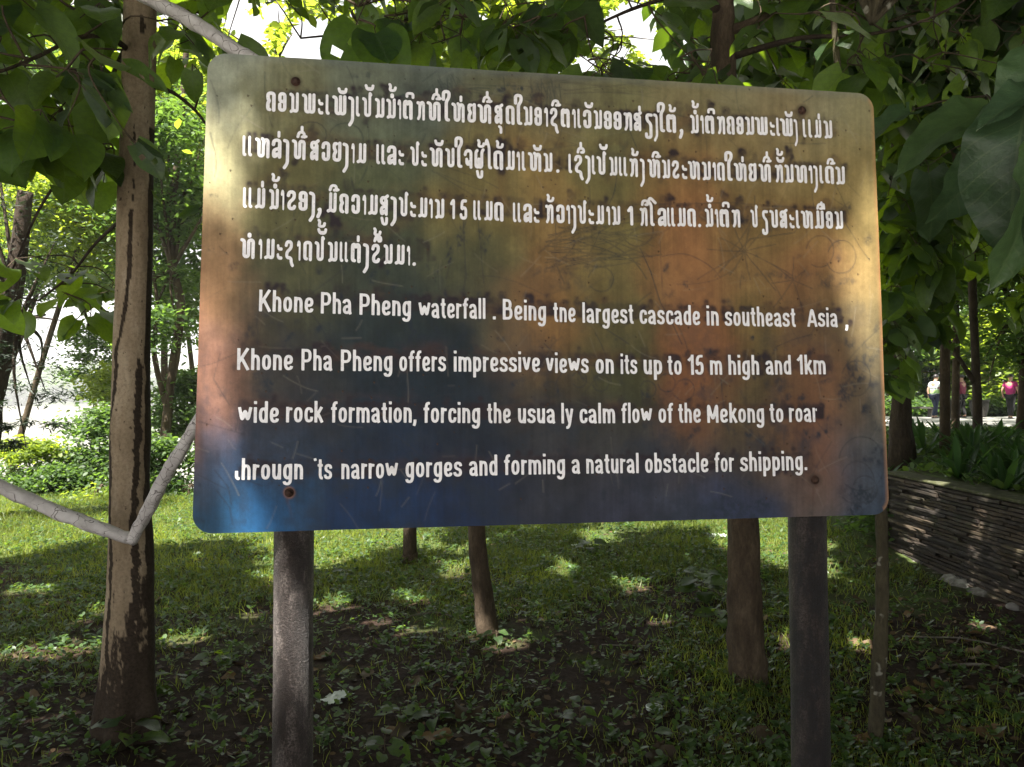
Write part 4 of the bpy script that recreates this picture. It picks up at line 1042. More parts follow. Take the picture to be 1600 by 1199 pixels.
branch(t4, t4o, [(1128,20,4.15,16),(1080,-10,4.0,9),(1000,10,3.9,6),(930,40,3.8,4)], m_bark_dark, 'R')
branch(t4, t4o, [(1140,90,4.15,12),(1250,60,3.9,8),(1350,55,3.7,6),(1450,30,3.5,4),(1560,-30,3.4,3)], m_bark_dark, 'R')
branch(t3, t3o, [(726,40,4.9,8),(790,60,4.8,6),(870,100,4.7,4)], m_bark_dark, 'M')
branch(t3, t3o, [(724,10,4.9,8),(640,30,4.7,5),(560,50,4.6,4),(470,60,4.5,3)], m_bark_dark, 'M')
t5, t5o = small_tree('thin lichen spotted sapling to the right of the right sign post', [(1290,-120,3.45,8),(1335,400,3.45,14),(1370,700,3.45,16),(1378,830,3.45,18),(1378,950,3.45,20),(1372,1050,3.45,22),(1368,1150,3.45,22)], m_bark_lich, 14, None, seed=6)
t6, t6o = small_tree('pale slender tree leaning over the bank left of the sign', [(300,-60,12,8),(286,150,12,9),(270,330,12,11),(268,410,12,13),(282,470,12,13),(276,540,12,14),(264,620,12,14),(256,720,12,17),(255,800,12,20)], m_bark_mid, 12, None, key='B6', seed=7)
branch(t6, t6o, [(262,640,12,11),(248,590,12,9),(240,540,12,8),(246,480,12,6),(236,400,12,4)], m_bark_mid, 'B6')
t7, t7o = small_tree('black trunked feathery tree at the left edge by the river', [(40,300,9,22),(28,400,9,27),(12,480,9,34),(-6,560,9,40),(-24,660,9,46),(-42,780,9,54)], m_bark_dark, 14, None, key='B7', seed=8)
t9, t9o = small_tree('dark trunk on the raised bed just right of the sign edge', [(1412,-50,9.4,18),(1404,200,9.4,20),(1406,450,9.4,23),(1408,620,9.4,27),(1408,690,9.4,36)], m_bark_dark, 14, 'dark trunks on the raised bed', key='B9', seed=9)
t10, t10o = small_tree('dark upright trunk on the raised bed in front of the path', [(1512,-40,11.5,10),(1515,300,11.5,12),(1520,460,11.5,12),(1526,600,11.5,13),(1529,690,11.5,17)], m_bark_dark, 12, 'dark trunks on the raised bed', key='B10', seed=10)
branch(t10, t10o, [(1523,598,11.5,9),(1505,570,11.5,7),(1480,525,11.5,5),(1460,450,11.5,3)], m_bark_dark, 'B10')

# ------------------------------------------------------------------ broad leaves one by one
GAPS = [(370,22,22,34),(398,50,24,26),(490,58,44,34),(520,84,26,20),(462,82,22,22),(985,30,42,26),(1062,84,34,20),(912,100,18,20),(1172,34,16,15),(1210,58,18,12),(935,62,18,12),(968,82,16,14),
        (430,20,20,16),(600,0,14,10),(1180,110,12,14),(20,165,12,12),(190,50,8,16),(1010,55,26,18),(895,120,20,12),(990,118,14,12),(1095,30,14,16),(1385,70,10,8),(760,30,14,10),(1030,70,34,22),(1420,30,12,12),(1330,20,10,10)]
def in_gap(px, py, grow=1.0):
    return any(((px-a)/(c_*grow))**2+((py-b_)/(d*grow))**2 < 1 for a, b_, c_, d in GAPS)
class BigTree:
    def __init__(s, tree, o, key): s.t, s.o, s.key, s.L, s.tw = tree, o, key, [], MB(); s.kinds = BIGM; s.rg = random.Random(hash(key) % 1000 if False else sum(map(ord, key)))
    def cluster(s, px, py, Y, n=3, size=.17, fixed=None):
        c_ = P(px, py, Y); r = s.rg
        bp = np.array(BR[s.key]); q = bp[np.argmin(np.linalg.norm(bp-np.array(c_), axis=1))]; q = Vector(q)
        ln = (c_-q).length
        mid = q.lerp(c_, .5)+Vector((r.uniform(-.08, .08), r.uniform(-.08, .08), .12*min(ln, 1.2)))
        s.tw.tube(rel([Vector(v) for v in spline([q, mid, c_], 4)], s.o), [.0036*(1.5-.9*i/8) for i in range(9)], 5, cap=False)
        BR[s.key] += [np.array(mid), np.array(c_)]
        for i in range(n):
            a = r.uniform(0, 6.28); d = Vector((math.cos(a), math.sin(a), -r.uniform(.1, 1.1))).normalized()
            up = Vector((r.gauss(0, .35), r.gauss(0, .35), 1))
            if fixed: d, up = fixed
            pl = r.uniform(.04, .10) if not fixed else .02
            pb = c_+d*pl+Vector((0, 0, -.01)); sz = size*r.uniform(.72, 1.2)
            mid2 = pb+d*sz*.45
            dd = mid2-Vector((0, 0, CAM_H)); fy = dd.y*_cp+dd.z*_sp
            qx, qy = CX+F*dd.x/fy, CY-F*(-dd.y*_sp+dd.z*_cp)/fy
            if in_gap(qx, qy, 1.0+.55*sz*F/Y/80) and not fixed: continue
            ft_ = ground_foot(mid2)
            if not fixed and (lit_at(ft_.x, ft_.y, .12) or (ft_.y < 12 and shade_want(ft_.x, ft_.y) < .5 and r.random() < .7)): continue
            s.tw.tube(rel([c_, pb], s.o), .0022, 4, cap=False)
            s.L.append((pb, d, up, sz, abs(qx-800) < 830 and -40 < qy < 700, sz/Y))
    def finish(s, lab=None):
        s.L.sort(key=lambda q: (-q[4], -q[5]))
        front = s.L[:298]; rest = s.L[298:]
        for pb, d, up, sz, _, _ in front:
            Rm = frames(np.array([d]), np.array([up]))[0]
            o = link('leaf', s.rg.choice(s.kinds), s.t); M = Matrix(Rm.tolist()).to_4x4(); M.translation = pb-s.o
            o.matrix_local = M @ Matrix.Scale(sz, 4)
        if rest:
            n_ = len(rest); pos = np.array([np.array(q[0]-s.o) for q in rest]); Rm = frames(np.array([np.array(q[1]) for q in rest]), np.array([np.array(q[2]) for q in rest]))
            o = link('foliage', scatter_mesh('foliage', BIGT[1], pos, Rm, np.array([q[3] for q in rest]), np.array([s.rg.random() for _ in rest]), m_bigm), s.t); o['kind'] = 'stuff'
        if s.tw.v:
            o = s.tw.build('twigs', m_twig, s.t); o['kind'] = 'stuff'
BTL = BigTree(t1, t1o, 'L'); BTM = BigTree(t3, t3o, 'M'); BTR = BigTree(t4, t4o, 'R')
rg = random.Random(42)
def fill(bt, n, fx, fy, Yr, size, nl=(2, 4), ok=None):
    for _ in range(n):
        px, py = rg.uniform(*fx), rg.uniform(*fy)
        if ok and not ok(px, py): continue
        if in_gap(px, py): continue
        bt.cluster(px, py, rg.uniform(*Yr), rg.randint(*nl), rg.uniform(*size))
# left mass
fill(BTL, 62, (-60, 190), (-60, 200), (2.7, 4.6), (.15, .22))
fill(BTL, 16, (-60, 120), (160, 235), (2.7, 4.2), (.16, .24))
fill(BTL, 9, (110, 185), (170, 300), (3.0, 4.4), (.13, .19))
fill(BTL, 10, (-20, 180), (385, 480), (3.9, 4.8), (.13, .18))
fill(BTL, 3, (130, 185), (470, 515), (3.9, 4.6), (.12, .16))
fill(BTL, 12, (245, 330), (-50, 110), (3.3, 5.2), (.12, .17))
BTL.cluster(38, 165, 3.0, 1, .26, (Vector((.1, -.3, -.9)), Vector((0, -1, .2))))
BTL.cluster(300, 100, 3.3, 1, .17, (Vector((0, .1, -1)), Vector((.2, -1, .2))))
BTL.cluster(318, 322, 3.4, 2, .12, (Vector((-.9, -.2, -.3)), Vector((.2, -.6, .8))))
BTL.cluster(158, 480, 4.2, 3, .17)
# above the sign
fill(BTM, 58, (320, 860), (-60, 60), (3.3, 6.0), (.13, .19), (2, 4))
fill(BTM, 42, (560, 900), (20, 95), (3.2, 5.2), (.14, .21), (2, 4), lambda x, y: y < 60+(x-400)*.06)
BTM.cluster(560, 30, 2.9, 1, .25, (Vector((-.3, -.3, -.8)), Vector((.2, -1, .5))))
BTM.cluster(585, 45, 2.8, 2, .22, (Vector((.3, -.5, -.6)), Vector((.1, -.9, .6))))
# right of the middle
fill(BTR, 60, (860, 1370), (-60, 110), (3.0, 5.6), (.14, .22), (2, 4))
fill(BTR, 34, (900, 1380), (50, 140), (3.0, 4.6), (.15, .22), (2, 4))
fill(BTR, 40, (1340, 1660), (-60, 150), (3.3, 5.6), (.13, .18), (1, 3))
BTR.finish(); BTM.finish()
# leaves on the trees of the raised bed, right edge
BT9 = BigTree(t9, t9o, 'B9'); BT10 = BigTree(t10, t10o, 'B10')
fill(BT9, 130, (1375, 1480), (130, 520), (7.6, 9.6), (.24, .38), (2, 4))
fill(BT9, 26, (1375, 1412), (440, 590), (7.0, 9.2), (.22, .32), (2, 4))
fill(BT10, 60, (1440, 1640), (150, 420), (9, 12), (.24, .36), (2, 4))
fill(BT10, 22, (1540, 1640), (400, 500), (10, 12), (.2, .3), (2, 3))
BT9.finish(); BT10.finish()
BTL.finish()
# big drooping leaves hanging in from the right
t11o = Vector((2.9, 2.7, 0)); t11 = thing('tree', 'broad leaved young tree reaching in at the right edge with huge drooping grey green leaves', 'tree', t11o)
tb = MB(); tb.tube(rel([(2.9, 2.7, -.1), (2.92, 2.72, 1.2), (2.85, 2.7, 2.4), (2.7, 2.7, 3.4)], t11o), [.05, .045, .04, .03], 12, .1); tb.build('trunk', m_bark_dark, t11)
BR['E'] = [np.array((2.88, 2.7, z)) for z in np.linspace(1.5, 3.2, 12)]
branch(t11, t11o, [(1960, 100, 2.65, 12), (1800, 120, 2.5, 9), (1680, 130, 2.4, 7), (1600, 150, 2.35, 5)], m_bark_dark, 'E')
BE = BigTree(t11, t11o, 'E'); BE.kinds = HUGE
# stalk end px, depth, size, direction of tip (screen right, away, up), face normal
for px, py, Y, sz, d, up in ((1604,158,2.35,.39,(-.30,-.12,-.95),(-.62,-.66,.42)),(1618,235,2.35,.40,(-.1,-.1,-1),(.35,-.9,.3)),(1560,168,2.7,.40,(-.95,-.1,-.22),(-.1,-.62,.78)),
                           (1630,70,2.4,.30,(-.5,-.2,-.7),(-.4,-.7,.5)),(1650,130,2.3,.30,(-.85,-.1,-.2),(-.2,-.5,.8)),(1560,210,3.3,.36,(-.4,.1,-.9),(.3,-.9,.1)),
                           (1450,260,3.6,.36,(.2,.1,-.9),(-.2,-.9,.3)),(1430,170,3.2,.30,(-.9,.1,-.3),(0,-.5,.85))):
    BE.cluster(px, py, Y, 1, sz, (Vector(d).normalized(), Vector(up)))
BE.finish()

# ------------------------------------------------------------------ crowns and shrubs of small leaves
def crown_pts(c_, r3, n, rg2, nclump=26, cl=.30, shell=.55):
    c_ = np.array(c_); cc = rg2.normal(0, 1, (nclump, 3)); cc /= np.linalg.norm(cc, axis=1, keepdims=True)
    cc *= (shell+(1-shell)*rg2.random((nclump, 1)))*np.array(r3)
    k_ = rg2.integers(0, nclump, n); cs = cl*np.array(r3).mean()*(.6+.8*rg2.random(nclump))
    p = cc[k_]+rg2.normal(0, 1, (n, 3))*cs[k_][:, None]*np.array([1, 1, .45]); return c_+p
def foliage(name, tree, o, pos, size, mat_, tmpl=SMALL, droop=.3, rg2=rng, tilt=.5, gapf=True):
    pos = np.asarray(pos, float)
    if gapf:      # the openings where the sky shows
        dd = pos-np.array([0, 0, CAM_H]); fy = dd[:, 1]*_cp+dd[:, 2]*_sp
        qx, qy = CX+F*dd[:, 0]/fy, CY-F*(-dd[:, 1]*_sp+dd[:, 2]*_cp)/fy
        keep = np.ones(len(pos), bool)
        for a, b_, c_, d in GAPS: keep &= ((qx-a)/(c_*1.05))**2+((qy-b_)/(d*1.05))**2 > 1
        ft_ = pos-np.array(SUN)[None]*(pos[:, 2]/SUN.z)[:, None]
        for i_ in np.nonzero(keep & (ft_[:, 1] < 12.2) & (ft_[:, 0] < 3.3) & (pos[:, 2] > 1.2))[0]:
            if lit_at(*ft_[i_, :2], .04) or (shade_want(*ft_[i_, :2]) < .5 and rg2.random() < .85): keep[i_] = False
        pos = pos[keep]
    n_ = len(pos); ob = link(name, scatter_mesh(name, tmpl, pos-np.array(o), rand_frames(n_, rg2, droop, 1, tilt), size*rg2.uniform(.6, 1.25, n_), rg2.random(n_), mat_), tree)
    ob['kind'] = 'stuff'; return ob
def limbs(tree, o, pts, root, m=m_bark_mid, n=14, r0=.03, seed=1):
    r = random.Random(seed); b_ = MB(); root = Vector(root)
    for _ in range(n):
        q = Vector(pts[r.randrange(len(pts))]); mid = root.lerp(q, .5)+Vector((r.uniform(-.1, .1), r.uniform(-.1, .1), .15*(q-root).length*.5))
        b_.tube(rel([Vector(v) for v in spline([root, mid, q], 4)], o), [r0*(1-.85*i/8) for i in range(9)], 5, cap=False)
    b_.build('limbs', m, tree)
# crowns of the trees whose trunks are already up
cp_ = np.concatenate([crown_pts(P(275,230,12), (.95,.9,1.7), 15000, rng, 36, .26), crown_pts(P(262,470,12), (.45,.7,1.1), 2600, rng, 16, .3)])
limbs(t6, t6o, cp_, P(270,420,12), seed=3, r0=.035); foliage('crown', t6, t6o, cp_, .095, m_mid)
cp_ = np.concatenate([crown_pts(P(-5,430,9), (.8,.8,1.1), 14000, rng, 26, .28), crown_pts(P(30,610,9), (.62,.5,.66), 9000, rng, 34, .13), crown_pts(P(-10,200,9), (.9,1,1.2), 6000, rng, 22, .3)])
cp_ = cp_[(cp_[:, 0]/cp_[:, 1]*F+800 < 132)]
limbs(t7, t7o, cp_, P(30,500,9), m_bark_dark, 18, .03, 5); foliage('crown', t7, t7o, cp_, .10, m_drk, NEED, .25)
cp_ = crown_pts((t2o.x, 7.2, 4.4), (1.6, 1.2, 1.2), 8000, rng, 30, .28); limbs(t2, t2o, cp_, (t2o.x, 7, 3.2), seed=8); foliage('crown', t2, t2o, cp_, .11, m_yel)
cp_ = crown_pts((t5o.x+.3, 3.7, 4.2), (.8, .7, .7), 1500, rng, 14, .3); limbs(t5, t5o, cp_, (t5o.x, 3.45, 3.2), m_bark_lich, seed=9, r0=.015); foliage('crown', t5, t5o, cp_, .10, m_mid)

def bg_tree(label, c_, r3, n, size, mat_, trunk_r=.09, group=None, m=m_bark_mid, base=None, seed=1, cat='tree', name='tree', tmpl=SMALL, ncl=30, cl=.28):
    c_ = Vector(c_); bx, by = base if base else (c_.x, c_.y); bz = gz(bx, by)
    o = Vector((bx, by, bz)); t = thing(name, label, cat, o, group)
    r = random.Random(seed)
    root = Vector((c_.x, c_.y, max(bz+.2, c_.z-r3[2]*.4)))
    tb_ = MB(); tb_.tube(rel([Vector(v) for v in spline([(bx, by, bz-.2), ((bx+c_.x)/2+r.uniform(-.1, .1), (by+c_.y)/2, (bz+root.z)/2), tuple(root)], 6)], o), [trunk_r*(1-.5*i/12) for i in range(13)], 9, .2, seed)
    tb_.build('trunk', m, t); p_ = crown_pts(c_, r3, n, np.random.default_rng(seed), ncl, cl)
    limbs(t, o, p_, root, m, 10, trunk_r*.4, seed); foliage('crown', t, o, p_, size, mat_, tmpl)
    return t
bg_tree('sunlit yellow green tree beyond the bank, left of the tan trunk', P(130,320,14), (1.35,1.2,1.25), 20000, .10, m_yel, .07, base=(-9.3, 14), seed=11)
bg_tree('tall airy tree with bluish leaves far left by the river', P(20,170,17), (2.9,1.6,2.4), 19000, .14, m_mid, .1, seed=12, base=(-11.9, 17))
bg_tree('dark green tree closing the view above the river at the far left', P(70,400,16), (1.5,1.2,.9), 9000, .12, m_mid, .08, seed=23, base=(-12, 16))
bg_tree('leafy tree seen between the tan trunk and the left edge of the sign', P(285,400,14.5), (.8,1.2,1.4), 9000, .11, m_mid, .07, seed=24, base=(-5.8, 14.5))
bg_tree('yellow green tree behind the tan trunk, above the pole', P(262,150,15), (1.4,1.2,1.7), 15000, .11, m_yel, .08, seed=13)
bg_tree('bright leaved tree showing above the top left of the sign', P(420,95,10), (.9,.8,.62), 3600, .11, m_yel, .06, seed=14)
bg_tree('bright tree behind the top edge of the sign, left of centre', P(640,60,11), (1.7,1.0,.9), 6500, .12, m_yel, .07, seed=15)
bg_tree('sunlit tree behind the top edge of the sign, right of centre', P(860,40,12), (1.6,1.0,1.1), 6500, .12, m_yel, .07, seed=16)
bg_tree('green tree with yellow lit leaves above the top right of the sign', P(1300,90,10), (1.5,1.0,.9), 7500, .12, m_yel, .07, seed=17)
bg_tree('dense tree in the upper right corner', P(1500,60,9.5), (1.3,1,1.1), 8000, .11, m_mid, .07, seed=18, base=(5.3, 9.5))
bg_tree('thicket tree over the raised bed at the right', P(1490,330,14), (1.5,1.3,1.6), 8000, .13, m_mid, .08, seed=19, base=(8.0, 14))
bg_tree('tree crowding the right edge over the raised bed', P(1590,430,13), (.9,1.2,1.5), 5500, .12, m_mid, .08, seed=20, base=(8.5, 13))
# beyond the path
for i, (px, py, Y, rx, rz, mt_, lab) in enumerate(((1390,470,38,3.6,4.6,m_mid,'dark full tree beyond the path, hidden partly by the sign'),(1480,560,40,3.0,3.4,m_mid,'bright bush tree behind the person in the white shirt'),
        (1560,560,37,2.8,3.0,m_yel,'light green tree behind the person in the pink shirt'),(1530,380,45,4.6,4.6,m_mid,'tall tree rising beyond the path'),(1640,520,39,3.4,4.2,m_mid,'leafy tree beyond the path at the right edge'),(1440,300,44,4.5,4.5,m_mid,'tall tree behind the dark trunk of the raised bed'),
        (1250,430,42,6,5,m_mid,'wide tree far behind the right half of the sign'),(1000,470,46,7,6,m_mid,'wide tree far behind the middle of the sign'),(1620,250,46,5,5,m_mid,'highest tree far off at the right edge'))):
    bg_tree(lab, P(px, py, Y), (rx, 2.2, rz), 7000 if px > 1350 else 3500, .34, mt_, .2, 'trees beyond the path', seed=30+i, m=m_bark_mid, ncl=44, cl=.22)
# low sunlit hedge along the far side of the path
for i in range(6):
    c_ = P(1400+i*45, 642, 35.5); bg_tree(['clipped bright shrub under the first tree beyond the path','shrub beyond the path left of the white shirt','shrub beyond the path behind the dark urn','bright shrub beyond the path between the people','pale green shrub beyond the path left of the pink shirt','shrub beyond the path at the right edge'][i], (c_.x, c_.y, .75), (1.3, .7, .6), 1300, .2, m_mid, .04, 'shrubs beyond the path', seed=50+i, cat='shrub', name='shrub')
# shrubs on the river bank, left
for i, (px, py, Y, rx, rz, n_, mt_, sz, lab) in enumerate((
    (40,706,12.3,.55,.14,2400,m_yel,.09,'sunlit yellow green shrub at the left edge above the dark hollow'),
    (60,752,11.9,.7,.26,4200,m_mid,.07,'dark low shrub under the yellow green one at the left edge'),
    (150,560,16,.42,.9,3600,m_mid,.10,'tall green sapling closing the right side of the river opening'),
    (110,745,12.4,.6,.25,4000,m_mid,.09,'shadowed shrub on the bank below the river opening'),
    (20,765,12.2,.6,.22,2400,m_mid,.08,'deep green shrub in the dark hollow at the left edge'),
    (160,690,13,.5,.66,6000,m_mid,.09,'leafy shrub against the river, left of the tan trunk'),
    (175,600,15,.5,.5,2200,m_yel,.10,'light branchy shrub leaning into the river opening'),
    (250,735,11.5,.5,.5,6000,m_mid,.085,'broad green shrub between the tan trunk and the sign'),
    (290,650,12.5,.45,.7,6000,m_mid,.09,'tall shrub half hidden by the left edge of the sign'),
    (160,790,11.3,.45,.2,2000,m_yel,.07,'low bright weeds patch shrub in front of the bank'),
    (300,795,11.2,.45,.22,2000,m_mid,.07,'dark low shrub at the lower left corner of the sign'),
    (480,800,11.5,.7,.3,2600,m_mid,.08,'thin stemmed shrub under the left sign post top'),
    (600,795,11.5,.7,.3,2800,m_mid,.08,'shrub behind the farthest trunk'),
    (720,790,11.6,.7,.34,2800,m_yel,.08,'bright shrub behind the leaning trunk'),
    (880,800,11.8,.9,.34,3000,m_mid,.08,'shrub behind the middle of the sign'),
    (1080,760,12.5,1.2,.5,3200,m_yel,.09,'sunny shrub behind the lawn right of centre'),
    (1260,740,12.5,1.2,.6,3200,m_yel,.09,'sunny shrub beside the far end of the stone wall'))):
    c_ = P(px, py, Y); bg_tree(lab, c_, (rx, .5, rz), n_, sz, mt_, .02, 'shrubs along the river bank', seed=70+i, cat='shrub', name='shrub', ncl=18, cl=.34)
bg_tree('creeping plant at the far end of the stone wall', (3.75, 7.75, .36), (.5, .4, .36), 1800, .07, m_mid, .01, None, seed=98, cat='plant', name='creeper', ncl=20, cl=.34)
# the far shore
far = np.random.default_rng(5); pos = []; sz_ = []
for i in range(60):
    x = -420+i*10+far.uniform(-4, 4); y = 400+far.uniform(0, 60); h = far.uniform(16, 25); r = far.uniform(9, 15); near_ = -360 < x < -170
    n_ = 4200 if near_ else 500; pos.append(crown_pts((x, y, -6+h*.5), (r, 8, h*.55), n_, far, 24 if near_ else 14, .22)); sz_ += [1.5 if near_ else 4.2]*n_
pos = np.concatenate(pos)
o = link('far_shore_woods', scatter_mesh('far_shore_woods', (NEED[0]*np.array([4, 1, 1]), NEED[1]), pos, rand_frames(len(pos), far, .2, 1, .4), np.array(sz_)*far.uniform(.7, 1.2, len(pos)), far.random(len(pos)), m_mid))
props(o, 'hazy line of woods on the far shore of the river', 'woods', None, 'stuff')
fy_ = MB()
for i in range(60): fy_.v += [(-460+i*10, 392+6*math.sin(i), -6.4), (-460+i*10, 404+6*math.sin(i), -4.6+.8*math.sin(i*2.1)), (-460+i*10, 470, -3)]
fy_.f = [(i*3+q, i*3+3+q, i*3+4+q, i*3+1+q) for i in range(59) for q in range(2)]
m_shore = simple('far_green_bank', [(.3, (.03, .045, .02)), (.7, (.07, .09, .04))], .2, .95)
props(link('far_shore', fy_.mesh('far_shore', m_shore)), kind='structure')

# unseen trees added just outside the picture to block sky light at the sides
for i, (x_, y_, z_, r3_, n_, lab) in enumerate(((7.2,2.5,2.6,(1.6,2.2,2.2),5200,'bushy tree to the right of the view'),(8.8,6.3,3.2,(1.6,2.2,2.4),5200,'bushy tree beside the raised bed, right of the view'),(6.0,-2.2,2.8,(2.2,1.6,2.4),5200,'bushy tree right of the camera'),
        (12.5,9.5,3.4,(2.4,2.4,2.8),5200,'tall tree right of the raised bed'),(-6.6,1.8,3.0,(1.6,2.2,2.4),4600,'bushy tree to the left of the view'))):
    bg_tree(lab, (x_, y_, z_), r3_, n_, .22, m_mid, .08, None, seed=120+i, ncl=40, cl=.22)
# ------------------------------------------------------------------ unseen leaf layer added overhead to shade the view, open over the sun patches
def shade_canopy(tree, o, xr, yr, n, zr, size, label=None):
    P_ = []
    lo, hi = .55*size, 1.15*size
    for _ in range(n):
        x, y = crg.uniform(*xr), crg.uniform(*yr)
        if crg.random() > shade_want(x, y): continue
        z = crg.uniform(*zr); s = crg.uniform(lo, hi)
        if any(lit_at(x+dx_, y+dy_, .07 if z < 8 else 0) for dx_, dy_ in ((0, 0), (s*.45, 0), (-s*.45, 0), (0, s*.45), (0, -s*.45))): continue
        p = Vector((x, y, 0))+SUN*(z/SUN.z)
        P_.append((p.x, p.y, p.z, s))
    P_ = np.array(P_); n_ = len(P_)
    ob = link('shade_canopy', scatter_mesh('shade_canopy', LOWT, P_[:, :3]-np.array(o), rand_frames(n_, crg, .25, 1, .35), P_[:, 3], crg.random(n_), m_bigm), tree); ob['kind'] = 'stuff'
    return P_
shade_canopy(t1, t1o, (-9.0, .0), (-1.4, 11), 23000, (4.8, 7.4), .26)
shade_canopy(t2, t2o, (-1.6, 2.6), (1.6, 4.6), 6500, (8.4, 11), .24)
shade_canopy(t4, t4o, (.0, 6.6), (-1.4, 12.5), 22000, (4.8, 7.4), .26)
shade_canopy(t9, t9o, (5.5, 22), (-1.4, 21), 14000, (5.6, 9), .42)
shade_canopy(t10, t10o, (10, 30), (21, 36), 5200, (7, 10), .7)
shade_canopy(t4, t4o, (2.9, 6.6), (2.5, 9), 6500, (5.5, 8), .26)
# ------------------------------------------------------------------ white poles tied to the near tree
m_pole, nt, b = new_mat('peeled_white_pole'); k = N(nt); co = k.coord('Object')
f = k.noise(co, 14, 6, .65); g = k.noise(co, 34, 4, .6, 1.5)
c = k.ramp(f, [(.3, (.36, .33, .32)), (.6, (.55, .52, .51)), (.8, (.64, .62, .61))])
ck = k.n('ShaderNodeTexVoronoi', feature='DISTANCE_TO_EDGE'); ck.inputs['Scale'].default_value = 16
dm = k.n('ShaderNodeMix', data_type='VECTOR'); dm.inputs[0].default_value = .12; k.l(co, dm.inputs[4]); k.l(k.n('ShaderNodeTexNoise').outputs['Color'], dm.inputs[5]); k.l(dm.outputs[1], ck.inputs['Vector'])
crack = k.ramp(ck.outputs['Distance'], [(.0, (1,)*3), (.035, (0,)*3)])
gate = k.ramp(f, [(.47, (.25,)*3), (.53, (1,)*3)])
c = k.mix(k.mix(1, crack, gate, 'MULTIPLY'), c, (.05, .035, .028)); c = k.mix(k.ramp(g, [(.68, (0,)*3), (.72, (.7,)*3)]), c, (.10, .07, .05))
k.l(c, b.inputs['Base Color']); b.inputs['Roughness'].default_value = .75; k.l(k.bump(f, .4, .01), b.inputs['Normal'])
def pole(label, pxs, seed):
    pts, rad = trunk_pts(pxs, 10); rad = [q*.86*(1+.06*mnoise.noise(Vector((i*.21, seed, 0)))+.09*mnoise.noise(Vector((i*.7, seed, 4)))) for i, q in enumerate(rad)]; o = pts[0].copy(); t = MB(); t.tube(rel(pts, o), rad, 20, .22, seed)
    ob = t.build('pole', m_pole, None, True, o); props(ob, label, 'pole', 'white poles round the tan tree'); return ob
pole('peeled white pole slanting from the tree top down behind the top left sign corner', [(150,-52,3.25,24),(215,-12,3.22,25),(290,28,3.1,26),(350,66,3.0,26),(420,112,2.9,26),(500,165,2.8,24)], 3)
pole('white pole reaching in from the left edge to the tan trunk', [(-120,690,3.15,24),(-20,750,3.18,25),(60,788,3.2,25),(140,820,3.22,25),(203,842,3.24,22)], 5)
m_clean = m_pole; m_pole = m_pole.copy(); m_pole.name = 'scarred_white_pole'
for n_ in m_pole.node_tree.nodes:
    if n_.type == 'TEX_VORONOI': n_.inputs['Scale'].default_value = 26
    if n_.type == 'VALTORGB' and abs(n_.color_ramp.elements[0].position-.47) < .01: n_.color_ramp.elements[0].position = .30; n_.color_ramp.elements[1].position = .36
pole('scarred white pole rising from the trunk to behind the left sign edge', [(204,846,3.22,21),(232,796,3.18,23),(262,738,3.1,23),(292,688,3.05,22),(325,632,2.95,20)], 8)

# ------------------------------------------------------------------ lawn, weeds and litter
gr = np.random.default_rng(99)
def view_pts(n, y0, y1, bias=1.0):
    y = y0+(y1-y0)*gr.random(n)**bias; x = (gr.random(n)*2-1)*(.70*y+.4)
    ok = ((x < WALL_X-.15) | (y < 2)) & (y < 11.8+.8*np.sin(x*.7)+np.clip(x-3, 0, 50)); return x[ok], y[ok]
def on_ground(x, y, dz=0): return np.stack([x, y, gz_arr(x, y)+dz], -1)
def gmask(x, y):
    n_ = fbm((x+50)*.8, (y+50)*.8, 61, 3); far_ = sstep(5.0, 7.6, y); right = sstep(2.0, 3.0, x)*(1-sstep(7.5, 8.5, y))
    return np.clip((n_-.50)*5+.12+far_*1.2-right*.75, .06, 1)
BLADE = (np.array([(-.035,0,0),(.035,0,0),(-.03,.02,.5),(.03,.02,.5),(0,.22,1.0),(0,.221,1.0)]), np.array([(0,1,3,2),(2,3,5,4)]))
x, y = view_pts(230000, 2.3, 12.5, .85); ok = gr.random(len(x)) < gmask(x, y); x, y = x[ok], y[ok]
n_ = len(x); a = gr.uniform(0, 6.28, n_); tl = gr.normal(0, .45, (n_, 2))
zax = np.stack([tl[:, 0], tl[:, 1], np.ones(n_)], -1); zax /= np.linalg.norm(zax, axis=1, keepdims=True)
xa = np.stack([np.cos(a), np.sin(a), 0*a], -1); ya = np.cross(zax, xa); ya /= np.linalg.norm(ya, axis=1, keepdims=True); xa = np.cross(ya, zax)
Rm = np.stack([xa, ya, zax], -1); s = gr.uniform(.025, .075, n_)*(1+.5*sstep(5, 9, y))*(.45+1.1*fbm((x+50)*1.7, (y+50)*1.7, 66, 3))
lo = props(link('grass', scatter_mesh('grass', BLADE, on_ground(x, y), Rm, s, np.clip(gr.random(n_)*.5+1.5*(fbm((x+50)*1.1, (y+50)*1.1, 67, 3)-.5)+.25, 0, 1), m_grs)), 'short patchy grass on the lawn behind the sign', 'grass', None, 'stuff')
# small leafy weeds
x, y = view_pts(30000, 2.2, 12.0, 1.0); ok = gr.random(len(x)) < np.clip(gmask(x, y)*.8+.3, 0, 1)*.9; x, y = x[ok], y[ok]
rep = 5; X5 = np.repeat(x, rep); Y5 = np.repeat(y, rep); n_ = len(X5); a = gr.uniform(0, 6.28, n_)
d = np.stack([np.cos(a), np.sin(a), gr.uniform(.0, .9, n_)], -1); up = np.stack([gr.normal(0, .3, n_), gr.normal(0, .3, n_), np.ones(n_)], -1)
h = gr.uniform(.01, .05, n_); s = np.repeat(gr.uniform(.018, .045, len(x)), rep)*gr.uniform(.7, 1.3, n_)
lo = props(link('weeds', scatter_mesh('weeds', SMALL, on_ground(X5, Y5)+np.stack([0*h, 0*h, h], -1), frames(d, up), s, gr.random(n_), m_wed)), 'low leafy weeds among the grass', 'weeds', None, 'stuff')
